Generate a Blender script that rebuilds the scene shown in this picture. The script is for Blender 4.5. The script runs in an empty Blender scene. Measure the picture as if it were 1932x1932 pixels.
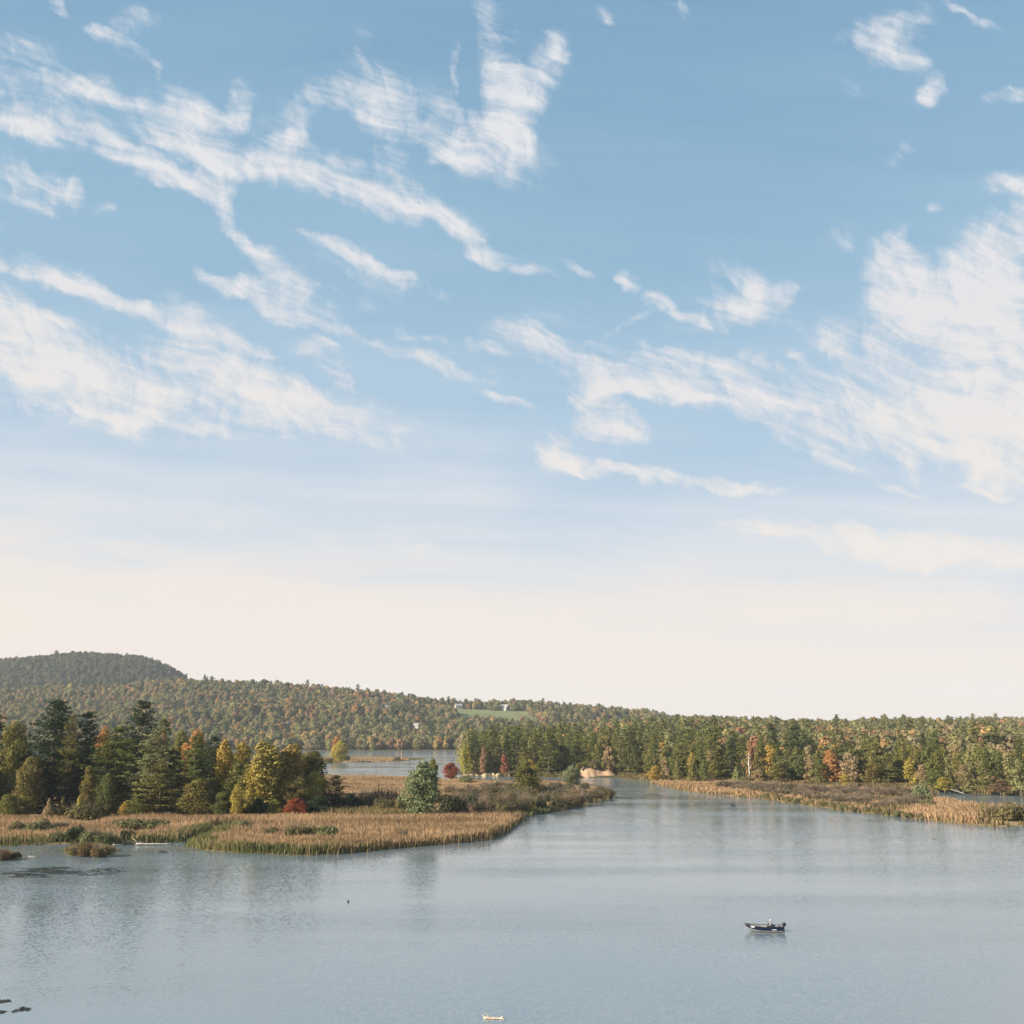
import bpy, bmesh, math, random
import numpy as np
from mathutils import Vector, Matrix

SC = bpy.context.scene
COL = SC.collection
R = math.radians
rng = np.random.default_rng(7)
random.seed(7)

# ------------------------------------------------------------------ camera
CAM_H = 26.0
F = 1937.0                      # focal length in units of a 1932 wide picture
TH = math.atan((1382 - 966) / F)
CT, ST = math.cos(TH), math.sin(TH)
cam_d = bpy.data.cameras.new('camera')
cam = bpy.data.objects.new('camera', cam_d)
COL.objects.link(cam)
cam.location = (0, 0, CAM_H)
cam.rotation_euler = (math.pi / 2 + TH, 0, 0)
cam_d.sensor_width = 36
cam_d.lens = 36 * F / 1932
cam_d.clip_start = 0.5
cam_d.clip_end = 60000
SC.camera = cam

# ------------------------------------------------------------------ light, sky, exposure
SUN_EL, SUN_AZ = R(24), R(205)          # azimuth of the sun, measured from +X towards +Y
SUN = bpy.data.lights.new('sun', 'SUN')
SUN.energy = 5.0
SUN.angle = R(0.55)
SUN.color = (1.0, 0.87, 0.70)
so = bpy.data.objects.new('sun', SUN)
COL.objects.link(so)
sd = Vector((math.cos(SUN_EL) * math.cos(SUN_AZ), math.cos(SUN_EL) * math.sin(SUN_AZ), math.sin(SUN_EL)))
so.rotation_euler = sd.to_track_quat('Z', 'Y').to_euler()
so.location = (-200, -100, 200)

SC.view_settings.view_transform = 'Standard'
SC.view_settings.look = 'None'
SC.view_settings.gamma = 1
SC.view_settings.use_curve_mapping = False
EXPO = 1.15
SC.view_settings.exposure = EXPO
SC.render.engine = 'CYCLES'
SC.cycles.max_bounces = 5
SC.cycles.diffuse_bounces = 2
SC.cycles.glossy_bounces = 3
SC.cycles.transmission_bounces = 3
SC.cycles.transparent_max_bounces = 6
SC.cycles.volume_bounces = 0
SC.cycles.sample_clamp_indirect = 4
SC.cycles.use_denoising = True

WORLD = bpy.data.worlds.new('World')
SC.world = WORLD
WORLD.use_nodes = True
SKY_STR = 0.06


def nd(nt, typ, **kw):
    n = nt.nodes.new(typ)
    for k, v in kw.items():
        setattr(n, k, v)
    return n


def mth(nt, op, a, b=None, c=None, clamp=False):
    n = nd(nt, 'ShaderNodeMath', operation=op, use_clamp=clamp)
    for i, v in enumerate((a, b, c)):
        if v is None:
            continue
        if isinstance(v, (int, float)):
            n.inputs[i].default_value = v
        else:
            nt.links.new(v, n.inputs[i])
    return n.outputs[0]


def ramp(nt, fac, stops, interp='LINEAR'):
    n = nd(nt, 'ShaderNodeValToRGB')
    cr = n.color_ramp
    cr.interpolation = interp
    while len(cr.elements) < len(stops):
        cr.elements.new(0.5)
    for e, (p, c) in zip(cr.elements, stops):
        e.position = p
        e.color = c if len(c) == 4 else (*c, 1)
    nt.links.new(fac, n.inputs[0])
    return n.outputs[0]


def mixc(nt, fac, a, b, blend='MIX'):
    n = nd(nt, 'ShaderNodeMix', data_type='RGBA', blend_type=blend)
    for i, v in ((0, fac), (6, a), (7, b)):
        if isinstance(v, (int, float)):
            n.inputs[i].default_value = v
        elif isinstance(v, tuple):
            n.inputs[i].default_value = v if len(v) == 4 else (*v, 1)
        else:
            nt.links.new(v, n.inputs[i])
    return n.outputs[2]


def srgb(r, g, b):
    f = lambda c: (c / 255 / 12.92) if c / 255 <= 0.04045 else ((c / 255 + 0.055) / 1.055) ** 2.4
    return (f(r), f(g), f(b))


# streaks of cirrus: (x0, y0, x1, y1, half width, density) on a chart of the sky
CLOUDS = [
 (-60,60,110,105,26,.45),(-80,120,300,212,34,.62),(-40,160,240,185,20,.5),(-80,195,250,272,32,.72),(-60,228,110,248,20,.7),
 (180,262,425,392,20,.85),(335,170,400,250,34,.95),(385,255,425,395,30,.85),(430,250,475,150,22,.6),(275,238,410,305,26,.75),
 (420,270,600,330,40,.85),(540,305,790,395,42,.95),(545,300,560,210,28,.6),(515,215,660,150,24,.65),(695,115,755,295,44,.9),
 (640,170,720,230,24,.6),(800,190,985,305,52,.66),(780,240,900,300,30,.5),(930,20,965,270,28,.75),(1015,110,945,295,38,.7),(1035,70,1040,150,22,.5),(868,90,862,170,10,.55),
 (810,315,905,288,12,.55),(755,388,1025,517,17,.95),(740,380,900,440,26,.7),(420,405,505,485,12,.95),(490,460,565,545,24,.55),
 (585,456,805,548,11,.95),(590,470,760,550,24,.4),(395,528,640,610,22,1.0),(420,530,560,560,26,.6),(500,490,575,580,32,.35),(570,540,710,565,12,.35),
 (510,622,665,682,17,.62),(612,700,682,752,20,.5),(5,498,190,545,22,.85),(95,525,445,655,20,.95),(300,545,420,620,20,.6),
 (-60,540,195,665,26,.7),(-80,640,240,745,70,.82),(60,690,400,790,55,.82),(310,670,560,770,52,.82),(440,730,770,828,40,.9),(90,762,495,824,12,1.0),(420,640,520,700,30,.5),(-40,600,90,700,50,.6),
 (-60,290,70,385,38,.7),(-40,280,150,360,18,.45),(95,350,165,368,20,.6),(195,375,225,392,10,.35),
 (172,40,195,70,16,.6),(215,55,262,105,22,.55),(278,115,305,140,8,.7),(100,4,125,10,14,.6),(250,20,285,50,20,.3),
 (748,612,860,660,10,.95),(845,640,965,668,13,.6),(700,644,885,708,15,.75),(880,700,960,720,12,.35),(900,733,1002,776,8,.55),
 (1050,490,1108,533,10,.6),(1165,528,1200,540,11,.7),(1235,555,1330,602,11,.9),(1305,605,1480,545,30,.75),(1340,530,1470,580,40,.55),
 (1080,640,1255,580,8,.35),(900,620,1100,575,18,.2),(965,635,1110,690,28,.95),(995,608,1060,645,6,.95),(1050,665,1400,755,42,.9),(1235,658,1405,702,20,1.0),
 (1065,735,1180,738,22,.7),(1180,735,1330,755,20,.75),(1390,690,1490,755,36,.75),(1420,765,1665,858,42,1.0),(1540,755,1830,812,56,1.1),(1760,790,1960,850,60,1.0),
 (1665,470,1740,590,44,.8),(1700,570,1920,680,85,1.0),(1760,600,1990,780,135,.95),(1790,540,1990,420,66,.9),(1695,440,1735,520,20,.6),(1880,500,1990,600,80,.9),
 (1710,850,1800,850,22,.5),(1815,915,1960,945,9,.75),(1640,905,1760,935,8,.4),(1685,875,1740,905,14,.4),(1830,905,1880,850,12,.6),(1880,915,1915,880,10,.5),
 (1510,615,1650,695,18,.5),(1530,600,1720,655,36,.48),(1488,668,1535,688,8,.6),(1545,455,1615,440,22,.35),
 (1855,345,1990,345,22,.85),(1872,192,1990,185,16,.5),(1650,60,1720,110,34,.8),(1620,60,1740,30,30,.45),(1725,205,1765,150,20,.6),(1605,150,1640,180,18,.4),(1680,300,1715,265,13,.4),(1755,400,1770,390,9,.5),
 (1780,-8,1880,45,8,.45),(1135,5,1160,42,15,.5),(1255,0,1290,25,18,.35),
 (1000,845,1105,885,20,.9),(1030,815,1060,880,32,.8),(1040,862,1310,908,15,1.15),(1290,896,1505,928,12,1.2),(1105,790,1205,830,28,.75),(1050,830,1100,800,10,.4),
 (1350,985,1620,1035,15,1.1),(1480,1008,1990,1060,24,1.4),(1640,1040,1990,1070,16,1.1),(830,1085,1150,1088,9,.22),(1440,1120,1990,1140,12,.34),(1400,1165,1990,1180,14,.25),(760,1180,1400,1200,16,.2),(-60,1000,420,1060,34,.3),(200,940,620,1000,26,.22),(500,1010,1000,1040,18,.22),
]
# what lies beyond the frame carries on in the same way
CLOUDS += [(-700,200,-100,400,60,.8),(-900,600,-200,700,70,.8),(2050,150,2500,300,70,.8),(2100,650,2700,760,80,.9),(300,-300,800,-100,60,.8),(1300,-400,1800,-250,70,.7),(-500,-200,0,-60,50,.7)]


def build_world():
    nt = WORLD.node_tree
    nt.nodes.clear()
    out = nd(nt, 'ShaderNodeOutputWorld')
    bg = nd(nt, 'ShaderNodeBackground')
    bg.inputs['Strength'].default_value = SKY_STR
    nt.links.new(bg.outputs[0], out.inputs['Surface'])
    sky = nd(nt, 'ShaderNodeTexSky')
    sky.sky_type = 'NISHITA'
    sky.sun_disc = False
    sky.sun_elevation = SUN_EL
    # Blender's sun_rotation runs clockwise from +Y
    sky.sun_rotation = (math.pi / 2 - SUN_AZ) % (2 * math.pi)
    sky.air_density = 1.0
    sky.dust_density = 1.2
    sky.ozone_density = 1.2
    tc = nd(nt, 'ShaderNodeTexCoord')
    D = tc.outputs['Generated']

    def dot(v):
        n = nd(nt, 'ShaderNodeVectorMath', operation='DOT_PRODUCT')
        nt.links.new(D, n.inputs[0])
        n.inputs[1].default_value = v
        return n.outputs['Value']
    dx, du, df = dot((1, 0, 0)), dot((0, -ST, CT)), dot((0, CT, ST))
    dz = dot((0, 0, 1))
    dfc = mth(nt, 'MAXIMUM', df, 0.3)
    px = mth(nt, 'MULTIPLY', mth(nt, 'DIVIDE', dx, dfc), F / 100)
    py = mth(nt, 'MULTIPLY', mth(nt, 'DIVIDE', du, dfc), F / 100)
    cmb = nd(nt, 'ShaderNodeCombineXYZ')
    nt.links.new(px, cmb.inputs[0])
    nt.links.new(py, cmb.inputs[1])
    P = cmb.outputs[0]                                     # chart of the sky, 1 unit = 100 chart pixels

    def noise(vec, scale, detail, rough=0.55, dist=0.0, mscale=(1, 1, 1), rot=0.0):
        m = nd(nt, 'ShaderNodeMapping', vector_type='TEXTURE')     # turns first, then stretches
        m.inputs['Scale'].default_value = tuple(1 / c for c in mscale)
        m.inputs['Rotation'].default_value = (0, 0, rot)
        nt.links.new(vec, m.inputs[0])
        n = nd(nt, 'ShaderNodeTexNoise')
        n.noise_dimensions = '2D'
        n.inputs['Scale'].default_value = scale
        n.inputs['Detail'].default_value = detail
        n.inputs['Roughness'].default_value = rough
        n.inputs['Distortion'].default_value = dist
        nt.links.new(m.outputs[0], n.inputs['Vector'])
        return n

    def warp(vec, scale, amp, detail=2.0):
        n = noise(vec, scale, detail)
        s = nd(nt, 'ShaderNodeVectorMath', operation='SUBTRACT')
        nt.links.new(n.outputs['Color'], s.inputs[0])
        s.inputs[1].default_value = (0.5, 0.5, 0.5)
        a = nd(nt, 'ShaderNodeVectorMath', operation='MULTIPLY_ADD')
        nt.links.new(s.outputs[0], a.inputs[0])
        a.inputs[1].default_value = (amp, amp, 0)
        nt.links.new(vec, a.inputs[2])
        return a.outputs[0]
    W1 = warp(warp(P, 0.55, 0.75, 2.0), 2.4, 0.30, 3.0)
    acc = None
    for (x0, y0, x1, y1, w, s) in CLOUDS:
        cx, cy = ((x0 + x1) / 2 - 966) / 100, (966 - (y0 + y1) / 2) / 100
        hl = max(math.hypot(x1 - x0, y1 - y0) / 2 + w * 0.6, w) * 1.3 / 100
        ang = math.atan2(-(y1 - y0), x1 - x0)
        m = nd(nt, 'ShaderNodeMapping', vector_type='TEXTURE')
        m.inputs['Location'].default_value = (cx, cy, 0)
        m.inputs['Rotation'].default_value = (0, 0, ang)
        m.inputs['Scale'].default_value = (hl, w * 1.6 / 100, 1)
        nt.links.new(W1, m.inputs[0])
        g = nd(nt, 'ShaderNodeTexGradient', gradient_type='SPHERICAL')
        nt.links.new(m.outputs[0], g.inputs[0])
        acc = mth(nt, 'MULTIPLY', g.outputs['Fac'], s) if acc is None else mth(nt, 'MULTIPLY_ADD', g.outputs['Fac'], s, acc)
    # soft shoulder so that overlapping streaks do not clip into slabs
    acc = mth(nt, 'SUBTRACT', 1.0, mth(nt, 'EXPONENT', mth(nt, 'MULTIPLY', acc, -1.5)))
    W2 = warp(warp(P, 0.55, 0.9, 2.0), 1.7, 0.42, 3.0)                               # curls
    fib = noise(warp(P, 0.5, 0.7, 2.0), 1.0, 9.0, 0.62, 0.0, (0.30, 2.6, 1), R(-20)).outputs['Fac']   # long fibres along the wind
    fib2 = noise(W2, 1.4, 9.0, 0.62, 0.0, (2.6, 0.7, 1), R(18)).outputs['Fac']       # falling wisps across it
    bil = noise(W2, 0.85, 10.0, 0.66, 0.0).outputs['Fac']                             # loose billows
    tex = mth(nt, 'ADD', mth(nt, 'MULTIPLY', fib, 0.50), mth(nt, 'ADD', mth(nt, 'MULTIPLY', fib2, 0.24), mth(nt, 'MULTIPLY', bil, 0.38)))
    tex = mth(nt, 'MULTIPLY_ADD', tex, 4.9, -2.28)                                   # about -.3 .. 1.3
    dens = mth(nt, 'ADD', mth(nt, 'MULTIPLY', acc, 1.50), tex)
    mr = nd(nt, 'ShaderNodeMapRange', interpolation_type='SMOOTHSTEP')
    nt.links.new(dens, mr.inputs['Value'])
    mr.inputs['From Min'].default_value = 0.52
    mr.inputs['From Max'].default_value = 2.30
    mr.inputs['To Max'].default_value = 1.0
    cl = mth(nt, 'MULTIPLY', mr.outputs[0], mth(nt, 'MULTIPLY', acc, 3.2, clamp=True))
    cl = mth(nt, 'MINIMUM', mth(nt, 'MULTIPLY', cl, 1.08), 0.95)
    # no drawn streaks behind the viewer: there the chart folds
    cl = mth(nt, 'MULTIPLY', cl, mth(nt, 'MULTIPLY', mth(nt, 'SUBTRACT', df, 0.22), 6.0, clamp=True))

    # clear air: the Nishita sky under a thin veil that thickens towards the horizon
    soft = noise(P, 0.22, 3.0, 0.5, 0.3, (0.6, 1.9, 1), R(8)).outputs['Fac']
    strk = noise(warp(P, 0.3, 0.5, 2.0), 0.55, 6.0, 0.55, 0.0, (0.22, 3.2, 1), R(-3)).outputs['Fac']
    e = mth(nt, 'ADD', dz, mth(nt, 'MULTIPLY', mth(nt, 'SUBTRACT', soft, 0.5), -0.12))
    e = mth(nt, 'ADD', e, mth(nt, 'MULTIPLY', mth(nt, 'SUBTRACT', strk, 0.5), -0.11))
    e = mth(nt, 'ADD', e, mth(nt, 'MULTIPLY', dx, 0.03))
    k = 1.0 / (SKY_STR * 2 ** EXPO)
    T = lambda r, g, b: tuple(c * k for c in srgb(r, g, b))
    n = nd(nt, 'ShaderNodeMapRange')
    nt.links.new(e, n.inputs['Value'])
    n.inputs['From Min'].default_value = 0.0
    n.inputs['From Max'].default_value = 0.7
    veil = ramp(nt, n.outputs[0], [(0.0, T(246, 231, 220)), (0.12, T(246, 234, 225)), (0.18, T(240, 232, 227)), (0.25, T(219, 225, 232)),
                                   (0.34, T(197, 213, 229)), (0.43, T(178, 204, 225)), (0.62, T(154, 191, 216)), (0.9, T(133, 176, 207)), (1.0, T(124, 168, 202))])
    fac = ramp(nt, n.outputs[0], [(0.0, (1, 1, 1)), (0.3, (.96, .96, .96)), (0.8, (.85, .85, .85)), (1.0, (.75, .75, .75))])
    base = mixc(nt, fac, sky.outputs[0], veil)
    cc = ramp(nt, n.outputs[0], [(0.0, T(243, 235, 228)), (0.3, T(241, 234, 228)), (0.55, T(232, 230, 232)), (1.0, T(232, 234, 238))])
    col = mixc(nt, cl, base, cc)
    nt.links.new(col, bg.inputs['Color'])
    WORLD.cycles.sampling_method = 'MANUAL'
    WORLD.cycles.sample_map_resolution = 512


build_world()


# ------------------------------------------------------------------ geometry helpers
def gp(u, v, z=0.0):
    """the point of the level z that is seen at (u, v) of the 1932 wide picture"""
    a, b = (u - 966) / F, (966 - v) / F
    dy, dz = CT - b * ST, ST + b * CT
    t = (z - CAM_H) / dz
    return Vector((a * t, dy * t, z))


def zat(v, Y):
    b = (966 - v) / F
    return CAM_H + Y * (ST + b * CT) / (CT - b * ST)


def xat(u, Y, z):
    return (u - 966) / F * (Y * CT + (z - CAM_H) * ST)


def u_of(x, y, z=0.0):
    return 966 + F * x / (y * CT + (z - CAM_H) * ST)


def props(o, label=None, cat=None, group=None, kind=None):
    if label:
        o['label'] = label
    if cat:
        o['category'] = cat
    if group:
        o['group'] = group
    if kind:
        o['kind'] = kind
    return o


def mesh_np(name, V, faces_n, idx, mats, midx=None, smooth=False):
    """V (n,3); faces_n: corners per face (int or array); idx: flat vertex indices"""
    me = bpy.data.meshes.new(name)
    V = np.asarray(V, dtype=np.float32)
    idx = np.asarray(idx, dtype=np.int32).ravel()
    if isinstance(faces_n, int):
        nf = len(idx) // faces_n
        tot = np.full(nf, faces_n, dtype=np.int32)
    else:
        tot = np.asarray(faces_n, dtype=np.int32)
        nf = len(tot)
    me.vertices.add(len(V))
    me.vertices.foreach_set('co', V.ravel())
    me.loops.add(len(idx))
    me.loops.foreach_set('vertex_index', idx)
    me.polygons.add(nf)
    st = np.concatenate([[0], np.cumsum(tot)[:-1]]).astype(np.int32)
    me.polygons.foreach_set('loop_start', st)
    for m in (mats if isinstance(mats, (list, tuple)) else [mats]):
        me.materials.append(m)
    if midx is not None:
        me.polygons.foreach_set('material_index', np.asarray(midx, dtype=np.int32))
    if smooth:
        me.polygons.foreach_set('use_smooth', np.ones(nf, dtype=bool))
    me.update(calc_edges=True)
    return me


def link(name, me, parent=None):
    o = bpy.data.objects.new(name, me)
    COL.objects.link(o)
    if parent is not None:
        o.parent = parent
    return o


def empty(name, loc, label, cat, group=None, rz=0.0):
    o = bpy.data.objects.new(name, None)
    COL.objects.link(o)
    o.empty_display_size = 0.5
    o.location = loc
    o.rotation_euler = (0, 0, rz)
    return props(o, label, cat, group)


class MB:
    """collects boxes, tubes and quads; build() links them as ONE mesh object"""
    def __init__(s):
        s.v, s.f = [], []

    def quad(s, *pts):
        n = len(s.v)
        s.v += [tuple(p) for p in pts]
        s.f.append(tuple(range(n, n + len(pts))))

    def box(s, c, size, rz=0.0, taper=1.0):
        n = len(s.v)
        cx, cy, cz = c
        hx, hy, hz = (d / 2 for d in size)
        ca, sa = math.cos(rz), math.sin(rz)
        for dz, t in ((-hz, 1), (hz, taper)):
            for dx, dy in ((-hx, -hy), (hx, -hy), (hx, hy), (-hx, hy)):
                X, Y = dx * t, dy * t
                s.v.append((cx + X * ca - Y * sa, cy + X * sa + Y * ca, cz + dz))
        for f in ((3, 2, 1, 0), (4, 5, 6, 7), (0, 1, 5, 4), (1, 2, 6, 5), (2, 3, 7, 6), (3, 0, 4, 7)):
            s.f.append(tuple(n + i for i in f))

    def tube(s, pts, radii, seg=6, cap=True):
        pts = [Vector(p) for p in pts]
        n0 = len(s.v)
        for i, p in enumerate(pts):
            d = (pts[min(i + 1, len(pts) - 1)] - pts[max(i - 1, 0)])
            d = d.normalized() if d.length > 1e-6 else Vector((0, 0, 1))
            a = Vector((0, 0, 1)) if abs(d.z) < 0.9 else Vector((1, 0, 0))
            e1 = d.cross(a).normalized()
            e2 = d.cross(e1)
            for k in range(seg):
                t = 2 * math.pi * k / seg
                s.v.append(tuple(p + (e1 * math.cos(t) + e2 * math.sin(t)) * radii[i]))
        for i in range(len(pts) - 1):
            for k in range(seg):
                a, b = n0 + i * seg + k, n0 + i * seg + (k + 1) % seg
                s.f.append((a, b, b + seg, a + seg))
        if cap:
            s.f.append(tuple(n0 + k for k in reversed(range(seg))))
            m = n0 + (len(pts) - 1) * seg
            s.f.append(tuple(m + k for k in range(seg)))

    def ball(s, c, r, seg=10, rings=6):
        n0 = len(s.v)
        rx, ry, rz_ = r if isinstance(r, (tuple, list)) else (r, r, r)
        for i in range(rings + 1):
            ph = math.pi * i / rings
            for k in range(seg):
                t = 2 * math.pi * k / seg
                s.v.append((c[0] + rx * math.sin(ph) * math.cos(t), c[1] + ry * math.sin(ph) * math.sin(t), c[2] + rz_ * math.cos(ph)))
        for i in range(rings):
            for k in range(seg):
                a, b = n0 + i * seg + k, n0 + i * seg + (k + 1) % seg
                s.f.append((a, a + seg, b + seg, b))

    def mesh(s, name, mat, smooth=False):
        me = bpy.data.meshes.new(name)
        me.from_pydata(s.v, [], s.f)
        me.materials.append(mat)
        if smooth:
            for p in me.polygons:
                p.use_smooth = True
        me.update()
        return me

    def build(s, name, mat, parent=None, smooth=False):
        return link(name, s.mesh(name, mat, smooth), parent)


def in_poly(P, poly):
    x, y = P[:, 0], P[:, 1]
    ins = np.zeros(len(P), bool)
    n = len(poly)
    for i in range(n):
        x0, y0 = poly[i]
        x1, y1 = poly[(i + 1) % n]
        if y0 == y1:
            continue
        c = ((y0 > y) != (y1 > y)) & (x < (x1 - x0) * (y - y0) / (y1 - y0) + x0)
        ins ^= c
    return ins


def edge_dist(P, poly):
    d = np.full(len(P), 1e9)
    n = len(poly)
    for i in range(n):
        a = np.array(poly[i])
        b = np.array(poly[(i + 1) % n])
        ab = b - a
        t = np.clip(((P - a) @ ab) / max(ab @ ab, 1e-9), 0, 1)
        q = a + t[:, None] * ab
        d = np.minimum(d, np.hypot(*(P - q).T))
    return d


def sdist(P, poly):
    return np.where(in_poly(P, poly), 1, -1) * edge_dist(P, poly)


_perm = rng.permutation(512)
_grad = rng.random((512,))


def vnoise(x, y):
    """smooth value noise, 0..1"""
    x = np.asarray(x, float)
    y = np.asarray(y, float)
    xi, yi = np.floor(x).astype(int), np.floor(y).astype(int)
    fx, fy = x - xi, y - yi
    fx, fy = fx * fx * (3 - 2 * fx), fy * fy * (3 - 2 * fy)
    h = lambda i, j: _grad[_perm[(_perm[i % 512] + j) % 512]]
    return (h(xi, yi) * (1 - fx) + h(xi + 1, yi) * fx) * (1 - fy) + (h(xi, yi + 1) * (1 - fx) + h(xi + 1, yi + 1) * fx) * fy


def fbm(x, y, o=3):
    return sum(vnoise(x * 2 ** i + 17 * i, y * 2 ** i + 31 * i) / 2 ** i for i in range(o)) / sum(1 / 2 ** i for i in range(o))


def sstep(a, b, x):
    t = np.clip((x - a) / (b - a), 0, 1)
    return t * t * (3 - 2 * t)


# ------------------------------------------------------------------ materials
def mat_new(name):
    m = bpy.data.materials.new(name)
    m.use_nodes = True
    nt = m.node_tree
    nt.nodes.clear()
    out = nd(nt, 'ShaderNodeOutputMaterial')
    return m, nt, out


def simple_mat(name, col, rough=0.6, metal=0.0, var=0.12, scale=3.0, spec=0.4):
    m, nt, out = mat_new(name)
    b = nd(nt, 'ShaderNodeBsdfPrincipled')
    tc = nd(nt, 'ShaderNodeTexCoord')
    n = nd(nt, 'ShaderNodeTexNoise')
    n.inputs['Scale'].default_value = scale
    n.inputs['Detail'].default_value = 4
    nt.links.new(tc.outputs['Object'], n.inputs['Vector'])
    lo = tuple(c * (1 - var) for c in col)
    hi = tuple(min(1, c * (1 + var)) for c in col)
    nt.links.new(ramp(nt, n.outputs['Fac'], [(0.3, lo), (0.7, hi)]), b.inputs['Base Color'])
    b.inputs['Roughness'].default_value = rough
    b.inputs['Metallic'].default_value = metal
    b.inputs['Specular IOR Level'].default_value = spec
    nt.links.new(b.outputs[0], out.inputs['Surface'])
    return m


def leaf_mat(name, instancer=False, trans=0.32, lo=0.70, hi=1.30):
    m, nt, out = mat_new(name)
    if instancer:
        a = nd(nt, 'ShaderNodeAttribute', attribute_type='INSTANCER', attribute_name='tint')
        col = a.outputs['Color']
    else:
        a = nd(nt, 'ShaderNodeObjectInfo')
        col = a.outputs['Color']
    g = nd(nt, 'ShaderNodeNewGeometry')
    r = g.outputs['Random Per Island']
    br = mth(nt, 'MULTIPLY_ADD', r, hi - lo, lo)
    v = nd(nt, 'ShaderNodeVectorMath', operation='SCALE')
    nt.links.new(col, v.inputs[0])
    nt.links.new(br, v.inputs['Scale'])
    r2 = mth(nt, 'FRACT', mth(nt, 'MULTIPLY', r, 57.31))
    h = nd(nt, 'ShaderNodeHueSaturation')
    nt.links.new(v.outputs[0], h.inputs['Color'])
    nt.links.new(mth(nt, 'MULTIPLY_ADD', r2, 0.024, 0.488), h.inputs['Hue'])
    d = nd(nt, 'ShaderNodeBsdfDiffuse')
    t = nd(nt, 'ShaderNodeBsdfTranslucent')
    nt.links.new(h.outputs[0], d.inputs[0])
    nt.links.new(h.outputs[0], t.inputs[0])
    mx = nd(nt, 'ShaderNodeMixShader')
    mx.inputs[0].default_value = trans
    nt.links.new(d.outputs[0], mx.inputs[1])
    nt.links.new(t.outputs[0], mx.inputs[2])
    nt.links.new(mx.outputs[0], out.inputs['Surface'])
    return m


M_LEAF = leaf_mat('foliage')
M_FAR = leaf_mat('foliage_far', True, 0.38, 0.88, 1.12)
M_BARK = simple_mat('bark', (0.10, 0.075, 0.055), 0.9, 0, 0.35, 2.0)
M_PALE_BARK = simple_mat('pale_bark', (0.30, 0.26, 0.21), 0.8, 0, 0.3, 2.0)
M_DEAD = simple_mat('dead_wood', (0.36, 0.32, 0.27), 0.8, 0, 0.25, 3.0)


def ground_mat(name, cols, scale=0.15):
    m, nt, out = mat_new(name)
    b = nd(nt, 'ShaderNodeBsdfPrincipled')
    tc = nd(nt, 'ShaderNodeTexCoord')
    n = nd(nt, 'ShaderNodeTexNoise')
    n.inputs['Scale'].default_value = scale
    n.inputs['Detail'].default_value = 8
    n.inputs['Roughness'].default_value = 0.65
    nt.links.new(tc.outputs['Object'], n.inputs['Vector'])
    nt.links.new(ramp(nt, n.outputs['Fac'], [(0.3 + 0.4 * i / max(1, len(cols) - 1), c) for i, c in enumerate(cols)]), b.inputs['Base Color'])
    b.inputs['Roughness'].default_value = 0.95
    b.inputs['Specular IOR Level'].default_value = 0.1
    nt.links.new(b.outputs[0], out.inputs['Surface'])
    return m


M_MARSH = ground_mat('marsh_earth', [(0.18, 0.13, 0.07), (0.28, 0.20, 0.11), (0.33, 0.235, 0.13)], 0.12)
M_HILL = ground_mat('forest_floor', [(0.05, 0.05, 0.025), (0.09, 0.08, 0.04), (0.13, 0.09, 0.05)], 0.02)
M_FIELD = ground_mat('hay_field', [(0.115, 0.135, 0.06), (0.155, 0.17, 0.08), (0.21, 0.20, 0.10)], 0.018)
M_SAND = ground_mat('sand', [(0.24, 0.16, 0.095), (0.33, 0.23, 0.15), (0.39, 0.285, 0.195)], 0.25)
M_MUD = ground_mat('lake_mud', [(0.03, 0.03, 0.02), (0.06, 0.05, 0.035)], 0.1)


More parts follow.
